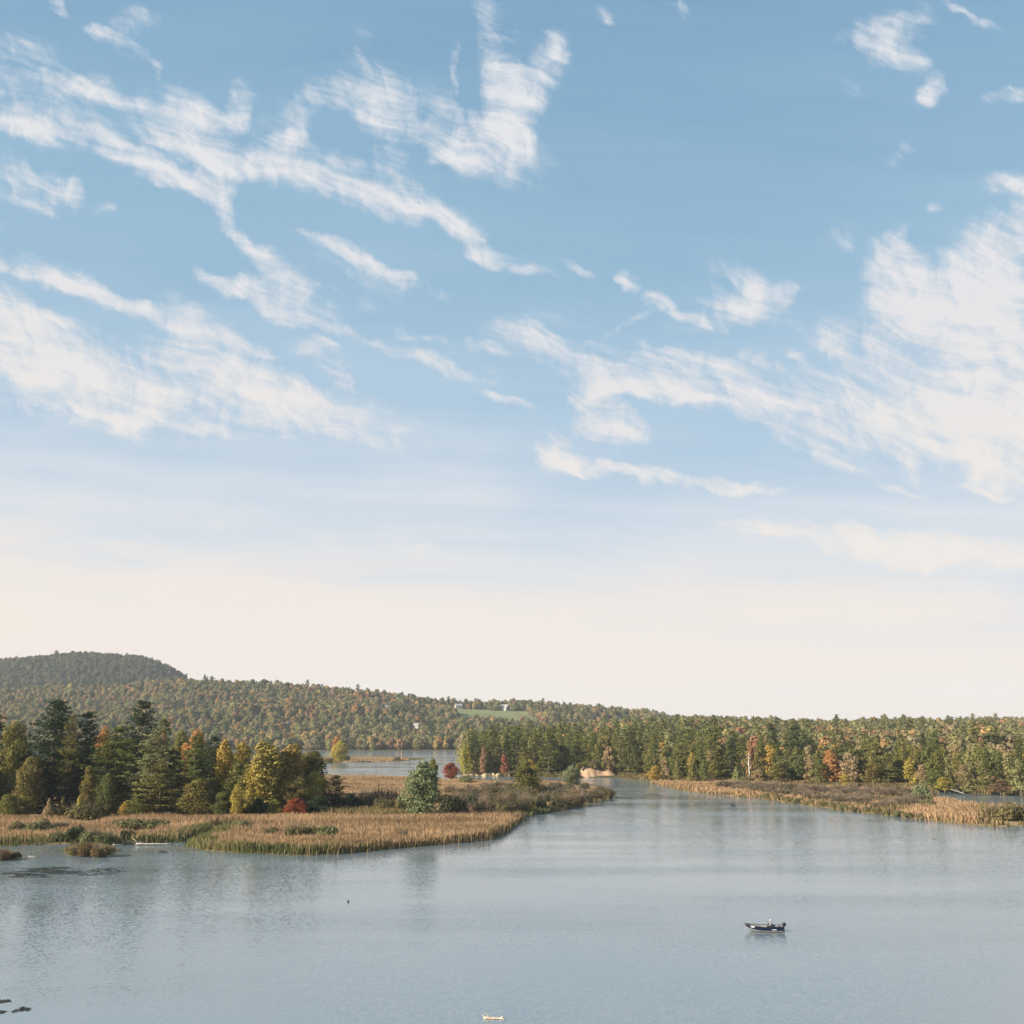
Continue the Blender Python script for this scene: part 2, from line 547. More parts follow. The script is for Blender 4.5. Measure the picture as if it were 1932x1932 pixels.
def water_mat():
    m, nt, out = mat_new('lake_water')
    b = nd(nt, 'ShaderNodeBsdfPrincipled')
    b.inputs['Base Color'].default_value = (0.135, 0.172, 0.190, 1)
    b.inputs['Specular Tint'].default_value = (0.91, 0.965, 1.0, 1)
    b.inputs['IOR'].default_value = 3.7
    b.inputs['Specular IOR Level'].default_value = 0.5
    tc = nd(nt, 'ShaderNodeTexCoord')
    O = tc.outputs['Object']

    def noise(scale, detail, ms=(1, 1, 1), rough=0.5, rot=0.0, vec=False):
        mp = nd(nt, 'ShaderNodeMapping')
        mp.inputs['Scale'].default_value = ms
        mp.inputs['Rotation'].default_value = (0, 0, rot)
        nt.links.new(O, mp.inputs[0])
        n = nd(nt, 'ShaderNodeTexNoise')
        n.inputs['Scale'].default_value = scale
        n.inputs['Detail'].default_value = detail
        n.inputs['Roughness'].default_value = rough
        nt.links.new(mp.outputs[0], n.inputs['Vector'])
        return n.outputs['Color'] if vec else n.outputs['Fac']
    calm = noise(1.0, 4, (0.010, 0.045, 1), 0.55, R(4))       # long cat's paws and slicks
    calm = ramp(nt, calm, [(0.36, (0.25,) * 3), (0.52, (0.62,) * 3), (0.68, (1.0,) * 3)])
    rip = noise(1.0, 2, (2.4, 4.6, 1), 0.55, R(-12), True)       # slopes of the ripples, the same near and far
    swell = noise(1.0, 2, (0.45, 1.0, 1), 0.5, R(10), True)

    def tilt(c, k):
        sb = nd(nt, 'ShaderNodeVectorMath', operation='SUBTRACT')
        nt.links.new(c, sb.inputs[0])
        sb.inputs[1].default_value = (0.5, 0.5, 0.5)
        ml = nd(nt, 'ShaderNodeVectorMath', operation='MULTIPLY')
        nt.links.new(sb.outputs[0], ml.inputs[0])
        ml.inputs[1].default_value = (k * 0.8, k, 0)
        return ml.outputs[0]
    ad = nd(nt, 'ShaderNodeVectorMath', operation='ADD')
    nt.links.new(tilt(rip, 0.48), ad.inputs[0])
    nt.links.new(tilt(swell, 0.07), ad.inputs[1])
    sc = nd(nt, 'ShaderNodeVectorMath', operation='SCALE')
    nt.links.new(ad.outputs[0], sc.inputs[0])
    nt.links.new(calm, sc.inputs['Scale'])
    up = nd(nt, 'ShaderNodeVectorMath', operation='ADD')
    nt.links.new(sc.outputs[0], up.inputs[0])
    up.inputs[1].default_value = (0, 0, 1)
    nm = nd(nt, 'ShaderNodeVectorMath', operation='NORMALIZE')
    nt.links.new(up.outputs[0], nm.inputs[0])
    nt.links.new(nm.outputs[0], b.inputs['Normal'])
    nt.links.new(mth(nt, 'MULTIPLY_ADD', calm, 0.12, 0.05), b.inputs['Roughness'])
    nt.links.new(b.outputs[0], out.inputs['Surface'])
    return m


M_WATER = water_mat()

# ------------------------------------------------------------------ the setting: water and land
mb = MB()
mb.quad((-9900, -450, 0), (9900, -450, 0), (9900, 7850, 0), (-9900, 7850, 0))
props(mb.build('water', M_WATER), 'wide blue grey lake with faint ripples between the marshes', 'lake', kind='structure')
mb = MB()
mb.quad((-9900, -450, -2.5), (9900, -450, -2.5), (9900, 7850, -2.5), (-9900, 7850, -2.5))
props(mb.build('ground', M_MUD), 'dark lake bed running out to the horizon', 'ground', kind='structure')


def px_poly(pts):
    return [tuple(gp(u, v)[:2]) for u, v in pts]


def add_land(name, poly, step, hfun, mat, label, cat='marsh'):
    a = np.array(poly)
    x0, y0 = a.min(0) - 6
    x1, y1 = a.max(0) + 6
    xs = np.arange(x0, x1 + step, step)
    ys = np.arange(y0, y1 + step, step)
    X, Y = np.meshgrid(xs, ys)
    P = np.stack([X.ravel(), Y.ravel()], 1)
    s = sdist(P, poly)
    Z = hfun(P, s)
    V = np.column_stack([P, Z])
    nx, ny = len(xs), len(ys)
    I = np.arange(nx * ny).reshape(ny, nx)
    q = np.stack([I[:-1, :-1], I[:-1, 1:], I[1:, 1:], I[1:, :-1]], -1).reshape(-1, 4)
    q = q[(Z[q] > -0.75).any(1)]
    used = np.unique(q)
    mp = -np.ones(nx * ny, int)
    mp[used] = np.arange(len(used))
    me = mesh_np(name, V[used], 4, mp[q], mat, smooth=True)
    return props(link(name, me), label, cat, kind='structure')


PEN = px_poly([(-700, 1600), (-150, 1600), (0, 1597), (85, 1594), (122, 1592), (219, 1594), (333, 1589), (380, 1577), (436, 1564), (400, 1580),
               (352, 1594), (387, 1604), (430, 1608), (498, 1611), (560, 1614), (632, 1612), (700, 1605), (789, 1597), (859, 1591), (918, 1584),
               (954, 1570), (973, 1554), (986, 1543), (988, 1538), (1047, 1530), (1099, 1519), (1147, 1507), (1146, 1497), (1125, 1488), (1085, 1478),
               (1030, 1476), (965, 1478), (900, 1476), (874, 1472), (845, 1474), (760, 1469), (700, 1466), (640, 1466), (600, 1464), (540, 1452),
               (300, 1444), (-700, 1444)])


def pen_h(P, s):
    return np.clip(s * 0.25, -1.0, 0.30) + 0.25 * sstep(4, 40, s) * fbm(P[:, 0] / 20, P[:, 1] / 20)


add_land('peninsula', PEN, 2.0, pen_h, M_MARSH, 'low marshy peninsula covered in tan reeds reaching in from the left')
MARSH = px_poly([(1227, 1477), (1286, 1491), (1339, 1498), (1431, 1506), (1533, 1520), (1589, 1528.6), (1673, 1538), (1757, 1548.5), (1841, 1557),
                 (1883, 1560), (1925, 1558), (1990, 1556), (2100, 1545), (2100, 1528), (1940, 1528), (1872, 1524), (1816, 1518), (1763, 1512), (1757, 1496), (1640, 1484),
                 (1500, 1478), (1420, 1476), (1370, 1478), (1300, 1479)])
add_land('marsh', MARSH, 2.0, pen_h, M_MARSH, 'narrow marsh strip along the right shore with shrubs and orange reeds')
ISLET = px_poly([(560, 1438), (610, 1438.5), (700, 1438), (745, 1436.5), (800, 1433), (802, 1431.5), (740, 1430), (660, 1429.5), (560, 1430)])
add_land('islet', ISLET, 3.0, pen_h, M_MARSH, 'thin tan islet on the far lake beside a yellow tree', 'islet')
MOUND = px_poly([(124, 1609), (150, 1613), (185, 1613.5), (212, 1609), (216, 1603), (190, 1597), (150, 1597), (130, 1602)])
add_land('mound', MOUND, 0.5, pen_h, M_MARSH, 'small weedy mound in the shallows at the left shore', 'mound')
CLUMP = px_poly([(-60, 1622), (0, 1624), (32, 1620), (40, 1614), (10, 1606), (-60, 1604)])
add_land('mud_bank', CLUMP, 0.5, pen_h, M_MARSH, 'small weedy mud bank at the left edge of the water', 'mud bank')

# right shore and hills: height over (azimuth, distance)
SH_U = [700, 850, 864, 880, 960, 1095, 1165, 1230, 1290, 1370, 1530, 1761, 1932, 2400, 3000]
SH_V = [1462, 1462, 1462, 1463, 1465, 1467, 1468, 1474, 1478, 1480, 1488, 1494.5, 1502, 1506, 1510]
SH_D = [gp(966, v).y for v in SH_V]
CR_U = [-1500, -400, 600, 860, 1000, 1100, 1200, 1300, 1400, 1500, 1600, 1700, 1800, 1932, 2300, 3000]
CR_V = [1395, 1395, 1395, 1380, 1368, 1360, 1352, 1349, 1351, 1357, 1357, 1353, 1353, 1350, 1352, 1355]
RB_U = [-1500, -300, 0, 200, 345, 450, 600, 690, 760, 850, 900, 1000, 1100, 1200, 1300, 1500, 3000]
RB_V = [1300, 1297, 1296, 1290, 1279, 1284, 1290, 1300, 1310, 1320, 1322, 1323, 1328, 1338, 1352, 1364, 1366]
RA_U = [-1500, -500, -200, 0, 60, 110, 150, 200, 250, 290, 320, 345, 365, 420]
RA_V = [1300, 1275, 1255, 1243, 1238, 1234, 1232, 1234, 1237, 1248, 1262, 1278, 1295, 1330]
DB, DA, DC = 2300.0, 3100.0, 1350.0


def u_az(x, y):
    return 966 + F * x / (y * CT)


def shore_d(u):
    return np.interp(u, SH_U, SH_D)


def ridge_z(u, us, vs, D, tree):
    v = np.interp(u, us, vs)
    b = (966 - v) / F
    return CAM_H + D * (ST + b * CT) / (CT - b * ST) - tree


def right_z(x, y):
    u = u_az(x, y)
    d0 = shore_d(u)
    zc = ridge_z(u, CR_U, CR_V, DC, 20.0)
    s = y - d0
    t = np.clip(s / (DC - d0), 0, 1.0)
    z = np.clip(s * 0.2, -1.5, 1.0) + np.maximum(zc - 1, 2) * t ** 1.15
    z += 3.0 * (fbm(x / 90, y / 90) - 0.5) * sstep(40, 160, s)
    z -= sstep(DC, DC + 400, y) * 25
    g = sstep(863, 876, u)
    return z * g - 2.0 * (1 - g)


def hill_z(x, y):
    u = u_az(x, y)
    zb = ridge_z(u, RB_U, RB_V, DB, 17.0)
    t = np.clip((y - 1545) / (DB - 1545), 0, 1)
    z = np.clip((y - 1532) * 0.2, -1.5, 1.0) + np.maximum(zb, 3) * (0.25 * t + 0.75 * t ** 1.3)
    z += 34 * (fbm(x / 230, y / 190) - 0.5) * np.sin(np.pi * np.clip(t, 0, 1)) * 1.4
    z -= np.clip(y - DB, 0, 3000) * 0.05
    za = ridge_z(u, RA_U, RA_V, DA, 15.0)
    g = sstep(DB - 80, DA, y) - 0.6 * sstep(DA, DA + 900, y)
    z = np.maximum(z, np.where(u < 420, za * g + 40 * g * (fbm(x / 260, y / 260) - 0.5) * (1 - g), -5))
    return z


def polar_sheet(name, us, ys, zf, mat, label, cat):
    U, Y = np.meshgrid(us, ys)
    X = (U - 966) * CT / F * Y
    Z = zf(X, Y)
    nx, ny = len(us), len(ys)
    I = np.arange(nx * ny).reshape(ny, nx)
    q = np.stack([I[:-1, :-1], I[:-1, 1:], I[1:, 1:], I[1:, :-1]], -1).reshape(-1, 4)
    Zr = Z.ravel()
    q = q[(Zr[q] > -1.2).any(1)]
    return props(link(name, mesh_np(name, np.column_stack([X.ravel(), Y.ravel(), Zr]), 4, q, mat, smooth=True)), label, cat, kind='structure')


polar_sheet('shore', np.concatenate([np.arange(858, 884, 2), np.arange(884, 2700, 8)]), np.concatenate([np.arange(380, 760, 5), np.arange(760, 1850, 15)]), right_z, M_HILL,
            'low wooded ground behind the right shore', 'shore')
polar_sheet('hills', np.arange(-900, 2900, 14), np.concatenate([np.arange(1520, 2400, 18), np.arange(2400, 7000, 50)]), hill_z, M_HILL,
            'long wooded hills with a rounded summit on the left', 'hills')

# the green field on the ridge
fp = [(850, 1337.5), (865, 1345), (905, 1350), (960, 1353.5), (1010, 1355), (1022, 1351), (1024, 1346), (990, 1341.5), (955, 1340.5), (935, 1341), (905, 1338.5), (870, 1336.5)]
FIELD_Y = {}


def hill_hit(u, v):
    """where the ray through (u, v) meets the hills"""
    for y in np.arange(1540, 3300, 4.0):
        x = (u - 966) / F * y / (CT - (966 - v) / F * ST)
        z = CAM_H + (zat(v, y) - CAM_H)
        if hill_z(np.array([x]), np.array([y]))[0] >= z:
            return Vector((x, y, hill_z(np.array([x]), np.array([y]))[0]))
    y = 2250.0
    x = (u - 966) / F * y / (CT - (966 - v) / F * ST)
    return Vector((x, y, hill_z(np.array([x]), np.array([y]))[0]))


FIELD = [tuple(hill_hit(u, v + (16 if v > 1342.5 else 1))[:2]) for u, v in fp]


def add_field():
    a = np.array(FIELD)
    x0, y0 = a.min(0)
    x1, y1 = a.max(0)
    xs, ys = np.arange(x0, x1 + 8, 8), np.arange(y0, y1 + 8, 8)
    X, Y = np.meshgrid(xs, ys)
    P = np.stack([X.ravel(), Y.ravel()], 1)
    ins = sdist(P, FIELD) > -6
    Z = hill_z(P[:, 0], P[:, 1]) + 0.6
    nx, ny = len(xs), len(ys)
    I = np.arange(nx * ny).reshape(ny, nx)
    q = np.stack([I[:-1, :-1], I[:-1, 1:], I[1:, 1:], I[1:, :-1]], -1).reshape(-1, 4)
    q = q[ins[q].all(1)]
    props(link('field', mesh_np('field', np.column_stack([P, Z]), 4, q, M_FIELD, smooth=True)), 'pale green open field high on the wooded ridge', 'field', kind='structure')


add_field()


# ------------------------------------------------------------------ foliage meshes
def quads(C, N, S, asp=0.75):
    """leaf clumps: one small four sided blade for every centre, normal and size"""
    n = len(C)
    N = N / np.maximum(np.linalg.norm(N, axis=1, keepdims=True), 1e-6)
    r = rng.normal(size=(n, 3))
    t = np.cross(N, r)
    t /= np.maximum(np.linalg.norm(t, axis=1, keepdims=True), 1e-6)
    b = np.cross(N, t)
    S = S[:, None]
    a1 = asp * (0.8 + 0.4 * rng.random((n, 1)))
    V = np.stack([C - t * S * 0.5, C - b * S * 0.5 * a1 + t * S * 0.08, C + t * S * 0.55, C + b * S * 0.5 * a1 - t * S * 0.05], 1)
    return V.reshape(-1, 3)


def leaf_mesh(name, V, mat):
    return mesh_np(name, V, 4, np.arange(len(V)), mat)


def sph(n):
    v = rng.normal(size=(n, 3))
    return v / np.linalg.norm(v, axis=1, keepdims=True)


def crown_lobes(H, W, z0, nl, nleaf, leaf, squash=0.85, conic=0.0, open_=0.0, up=0.25, rlobe=(0.2, 0.34), loose=0.75):
    """a broadleaved crown: lobes of leaf clumps spread over an uneven egg, full to its foot"""
    C, N, S = [], [], []
    for i in range(nl):
        f = (i + rng.random()) / nl                         # height within the crown
        prof = min(1.0, 0.74 + 0.9 * f) * math.sqrt(max(0.02, 1 - max(0.0, (f - 0.32) / 0.70) ** 2)) * (1 - 0.45 * conic * f)
        a = rng.random() * 6.283
        rr = math.sqrt(rng.uniform(0.12, 1.0)) * rng.uniform(0.8, 1.1)
        rad = rng.uniform(*rlobe) * W * (0.65 + 0.45 * prof)
        ro = max(0.0, W / 2 * prof * rr - rad * 0.55)
        zc = z0 + rad * squash * 0.8 + f * (H - z0 - 1.75 * rad * squash)
        c = np.array([math.cos(a) * ro, math.sin(a) * ro, zc])
        m = max(10, int(nleaf / nl * rng.uniform(0.6, 1.4)))
        v = sph(m)
        rad_i = rad * (0.55 + 0.5 * rng.random(m)) * (1 + open_ * rng.normal(size=m) * 0.3)
        p = c + v * rad_i[:, None] * np.array([1, 1, squash])
        C.append(p)
        N.append(v + loose * sph(m) + np.array([0, 0, up]))
        S.append(leaf * rng.uniform(0.6, 1.4, m))
    C, N, S = np.concatenate(C), np.concatenate(N), np.concatenate(S)
    k = C[:, 2] > 0.05
    return quads(C[k], N[k], S[k])


def crown_pine(H, W, z0, step, leaf, pad, per, narrow=0.0, tip=1.0, droop=0.0):
    """a white pine: whorls of level branches carrying flat plumes, gaps between the layers"""
    C, N, S, limbs = [], [], [], []
    z = z0
    while z < H * 0.985:
        f = (z - z0) / (H - z0)
        prof = (0.62 + 0.55 * math.sin(min(1, f * 1.9) * math.pi / 2)) * (1 - f) ** (0.54 + narrow) + 0.035
        nb = 4 + int(rng.random() * 3) if f < 0.85 else 3
        a0 = rng.random() * 6.28
        for j in range(nb):
            L = W / 2 * prof * rng.uniform(0.5, 1.22)
            if rng.random() < 0.13:
                continue
            a = a0 + j * 6.283 / nb + rng.normal() * 0.3
            rise = rng.uniform(-0.02, 0.22) + 0.5 * f - droop
            zz = z + rng.normal() * step * 0.25
            limbs.append(((0, 0, zz), (math.cos(a) * L, math.sin(a) * L, zz + L * rise * 0.8)))
            npad = max(2, int(L / pad * 1.25))
            for k in range(npad):
                t = 0.28 + 0.74 * (k + rng.random()) / npad
                w = pad * (0.85 - 0.25 * t) * rng.uniform(0.75, 1.3)
                off = rng.normal() * 0.16 * L * t
                cx, cy = math.cos(a) * L * t - math.sin(a) * off, math.sin(a) * L * t + math.cos(a) * off
                cz = zz + L * t * rise * (0.55 + 0.45 * t) + 0.1
                m = per
                p = np.array([cx, cy, cz]) + rng.normal(size=(m, 3)) * np.array([w * 0.5, w * 0.5, w * 0.16])
                C.append(p)
                n_ = np.array([math.cos(a) * 0.35, math.sin(a) * 0.35, 1.0]) + 0.55 * rng.normal(size=(m, 3))
                N.append(n_)
                S.append(leaf * rng.uniform(0.6, 1.45, m))
        z += step * rng.uniform(0.75, 1.3) * (1 - 0.35 * f)
    # leader
    m = 10
    C.append(np.column_stack([rng.normal(size=m) * 0.25, rng.normal(size=m) * 0.25, H - rng.random(m) * 1.6]))
    N.append(sph(m))
    S.append(np.full(m, leaf * 0.8))
    return quads(np.concatenate(C), np.concatenate(N), np.concatenate(S), 0.6), limbs


def crown_cone(H, W, z0, n, leaf, p=0.9):
    """a slim young tree, full to the ground"""
    f = rng.random(n) ** 1.25
    z = z0 + f * (H - z0)
    prof = np.minimum(1, (f + 0.12) * 3.5) * (1 - f) ** p * (1 + 0.28 * np.sin(z * 2.1 + 1.0) * np.sin(z * 0.8)) + 0.05
    a = rng.random(n) * 6.283
    prof *= 1 + 0.25 * np.sin(a * 3 + z * 1.3)
    r = W / 2 * prof * (0.5 + 0.5 * np.sqrt(rng.random(n)))
    C = np.column_stack([np.cos(a) * r, np.sin(a) * r, z])
    N = np.column_stack([np.cos(a), np.sin(a), np.full(n, 0.55)]) + 0.6 * sph(n)
    return quads(C, N, leaf * rng.uniform(0.6, 1.4, n))


def trunk_mesh(H, r0, mat, limbs=(), lean=0.0, top=0.95, seg=6):
    mb = MB()
    k = 6
    pts, rad = [], []
    for i in range(k + 1):
        t = i / k
        pts.append((rng.normal() * 0.012 * H * t + lean * H * t * t, rng.normal() * 0.012 * H * t, -0.6 + (H * top + 0.6) * t))
        rad.append(r0 * (1 - t) ** 0.8 + 0.03)
    mb.tube(pts, rad, seg)
    for a, b in limbs:
        a, b = Vector(a), Vector(b)
        t = min(1, max(0, a.z / H))
        mb.tube([a, (a + b) / 2 + Vector((0, 0, 0.1)), b], [r0 * 0.3 * (1 - t) + 0.04, r0 * 0.18 * (1 - t) + 0.03, 0.02], 3, False)
    return mb.mesh('trunk', mat)


def broad_limbs(H, W, z0, n=7):
    out = []
    for i in range(n):
        a = i * 2.4 + rng.random()
        zb = rng.uniform(z0 * 0.8, H * 0.6)
        L = W * rng.uniform(0.25, 0.42)
        out.append(((0, 0, zb), (math.cos(a) * L, math.sin(a) * L, zb + L * rng.uniform(0.5, 1.3))))
    return out


KINDS = {}      # kind -> list of (crown mesh, trunk mesh, H, W)


def reg(kind, crownV, trunk, H, W):
    KINDS.setdefault(kind, []).append((leaf_mesh('crown', crownV, M_LEAF), trunk, H, W))


# near (left grove, about 320 m away)
for i in range(4):
    V, lb = crown_pine(32, 15, 1.6 + i * .5, 1.22, 0.68, 1.95, 21)
    reg('pine', V, trunk_mesh(32, 0.55, M_BARK, lb[::2]), 32, 15)
for i in range(2):
    V, lb = crown_pine(26, 15, 1.2, 1.05, 0.55, 1.5, 15, narrow=0.12, droop=0.06)
    reg('dense_pine', V, trunk_mesh(26, 0.45, M_BARK, lb[::2]), 26, 15)
for i in range(4):
    V = crown_lobes(20, 13, 2.0, 34, 8200, 0.52, 0.9, 0.25, rlobe=(0.13, 0.25))
    reg('broad', V, trunk_mesh(20, 0.4, M_BARK, broad_limbs(20, 13, 3)), 20, 13)
for i in range(3):
    V = crown_lobes(20, 9.5, 0.6, 40, 7200, 0.50, 1.55, 0.3, 0.3, rlobe=(0.12, 0.22))
    reg('tall_broad', V, trunk_mesh(20, 0.35, M_BARK, broad_limbs(20, 9, 2)), 20, 9.5)
for i in range(2):
    V = crown_lobes(17, 12.5, 0.1, 64, 6800, 0.60, 0.8, 0.12, 0.15, rlobe=(0.12, 0.20))
    reg('tufty', V, trunk_mesh(17, 0.35, M_BARK, broad_limbs(17, 12, 2)), 17, 12.5)
for i in range(3):
    reg('slim', crown_cone(9, 3.6, 0.2, 1500, 0.36), trunk_mesh(9, 0.14, M_BARK), 9, 3.6)
# farther (right wood, 500 m and more)
for i in range(5):
    V, lb = crown_pine(27, 11.5, 1.5, 1.5, 0.85, 1.9, 10, narrow=-0.05 + 0.07 * i)
    reg('far_pine', V, trunk_mesh(27, 0.45, M_BARK, lb[::3]), 27, 11.5)
for i in range(5):
    V = crown_lobes(20, 11, 1.5, 24, 2600, 0.82, 0.95, 0.3, rlobe=(0.15, 0.27))
    reg('far_broad', V, trunk_mesh(20, 0.35, M_BARK, broad_limbs(20, 11, 3, 5)), 20, 11)
for i in range(2):
    V = crown_lobes(20, 8, 0.8, 28, 1700, 0.78, 1.4, 0.35, 0.4, rlobe=(0.13, 0.22))
    reg('far_tall', V, trunk_mesh(20, 0.3, M_PALE_BARK if i == 0 else M_BARK, broad_limbs(20, 8, 3, 5)), 20, 8)
for i in range(2):
    reg('far_slim', crown_cone(12, 5, 0.2, 900, 0.62), trunk_mesh(12, 0.15, M_BARK), 12, 5)


# ---- shrubs
def shrub_v(H, W, nleaf, leaf, nl=9, twig=0.0):
    C, N, S = [], [], []
    for i in range(nl):
        a, r = rng.random() * 6.283, W * 0.36 * math.sqrt(rng.random())
        h = H * rng.uniform(0.35, 0.7) * (1 - 0.5 * r / (W * 0.36))
        c = np.array([math.cos(a) * r, math.sin(a) * r, h])
        m = nleaf // nl
        v = sph(m)
        p = c + v * (0.6 + 0.45 * rng.random((m, 1))) * np.array([W * 0.22, W * 0.22, H * 0.34])
        C.append(p)
        N.append(v + 0.7 * sph(m) + np.array([0, 0, 0.3]))
        S.append(leaf * rng.uniform(0.6, 1.4, m))
    C, N, S = np.concatenate(C), np.concatenate(N), np.concatenate(S)
    k = C[:, 2] > 0
    return quads(C[k], N[k], S[k])


def stems_mesh(H, W, n, mat, w=0.05):
    mb = MB()
    for i in range(n):
        a, r = rng.random() * 6.283, rng.random() ** 0.5
        x, y = math.cos(a) * r, math.sin(a) * r
        b = Vector((x * W * 0.22, y * W * 0.22, -0.2))
        t = Vector((x * W * 0.5, y * W * 0.5, H * rng.uniform(0.75, 1.1) * (1 - 0.35 * r * r)))
        mb.tube([b, (b + t) / 2 + Vector((0, 0, 0.08 * H)), t], [w, w * 0.7, w * 0.25], 3, False)
    return mb.mesh('stems', mat)


M_TWIG = simple_mat('twigs', (0.145, 0.11, 0.078), 0.9, 0, 0.25, 1.5)
SHRUBS = {'leafy': [], 'twiggy': []}
for i in range(4):
    SHRUBS['leafy'].append((leaf_mesh('crown', shrub_v(3, 5, 1500, 0.34), M_LEAF), stems_mesh(3, 4.6, 26, M_TWIG), 3, 5))
for i in range(4):
    SHRUBS['twiggy'].append((leaf_mesh('crown', shrub_v(3, 5, 1500, 0.30, 18), M_LEAF), stems_mesh(3, 5.2, 110, M_TWIG, 0.05), 3, 5))

# ------------------------------------------------------------------ placing trees
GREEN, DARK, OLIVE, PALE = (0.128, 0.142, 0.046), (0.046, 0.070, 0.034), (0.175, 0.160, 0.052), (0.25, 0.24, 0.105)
YELLOW, GOLD, ORANGE = (0.38, 0.31, 0.075), (0.40, 0.28, 0.070), (0.42, 0.22, 0.085)
RED, SALMON, TAN, RUST = (0.27, 0.075, 0.035), (0.36, 0.205, 0.125), (0.33, 0.25, 0.135), (0.21, 0.15, 0.08)
BLUEG = (0.055, 0.088, 0.060)
SILVER = (0.185, 0.205, 0.105)
_rot = [0]
TREES = []


def put_tree(kind, name, x, y, z, H, W, col, label, group, var=None, cat='tree'):
    lst = KINDS[kind]
    cm, tm, h0, w0 = lst[(var if var is not None else int(rng.integers(len(lst)))) % len(lst)]
    e = empty(name, (x, y, z), label, cat, group, rng.random() * 6.283)
    e.scale = (W / w0, W / w0, H / h0)
    c = link('crown', cm, e)
    j = 1 + rng.normal(size=3) * 0.035
    c.color = (col[0] * j[0], col[1] * j[1], col[2] * j[2], 1)
    link('trunk', tm, e)
    TREES.append((x, y, W))
    return e


def tree_px(kind, name, u, vb, vt, w, col, label, group, z0=0.4, var=None):
    p = gp(u, vb, z0)
    H = zat(vt, p.y) - z0
    W = w * math.hypot(p.y, p.x) / F * 1.0
    return put_tree(kind, name, p.x, p.y, z0 - 0.1, H, W, col, label, group, var)


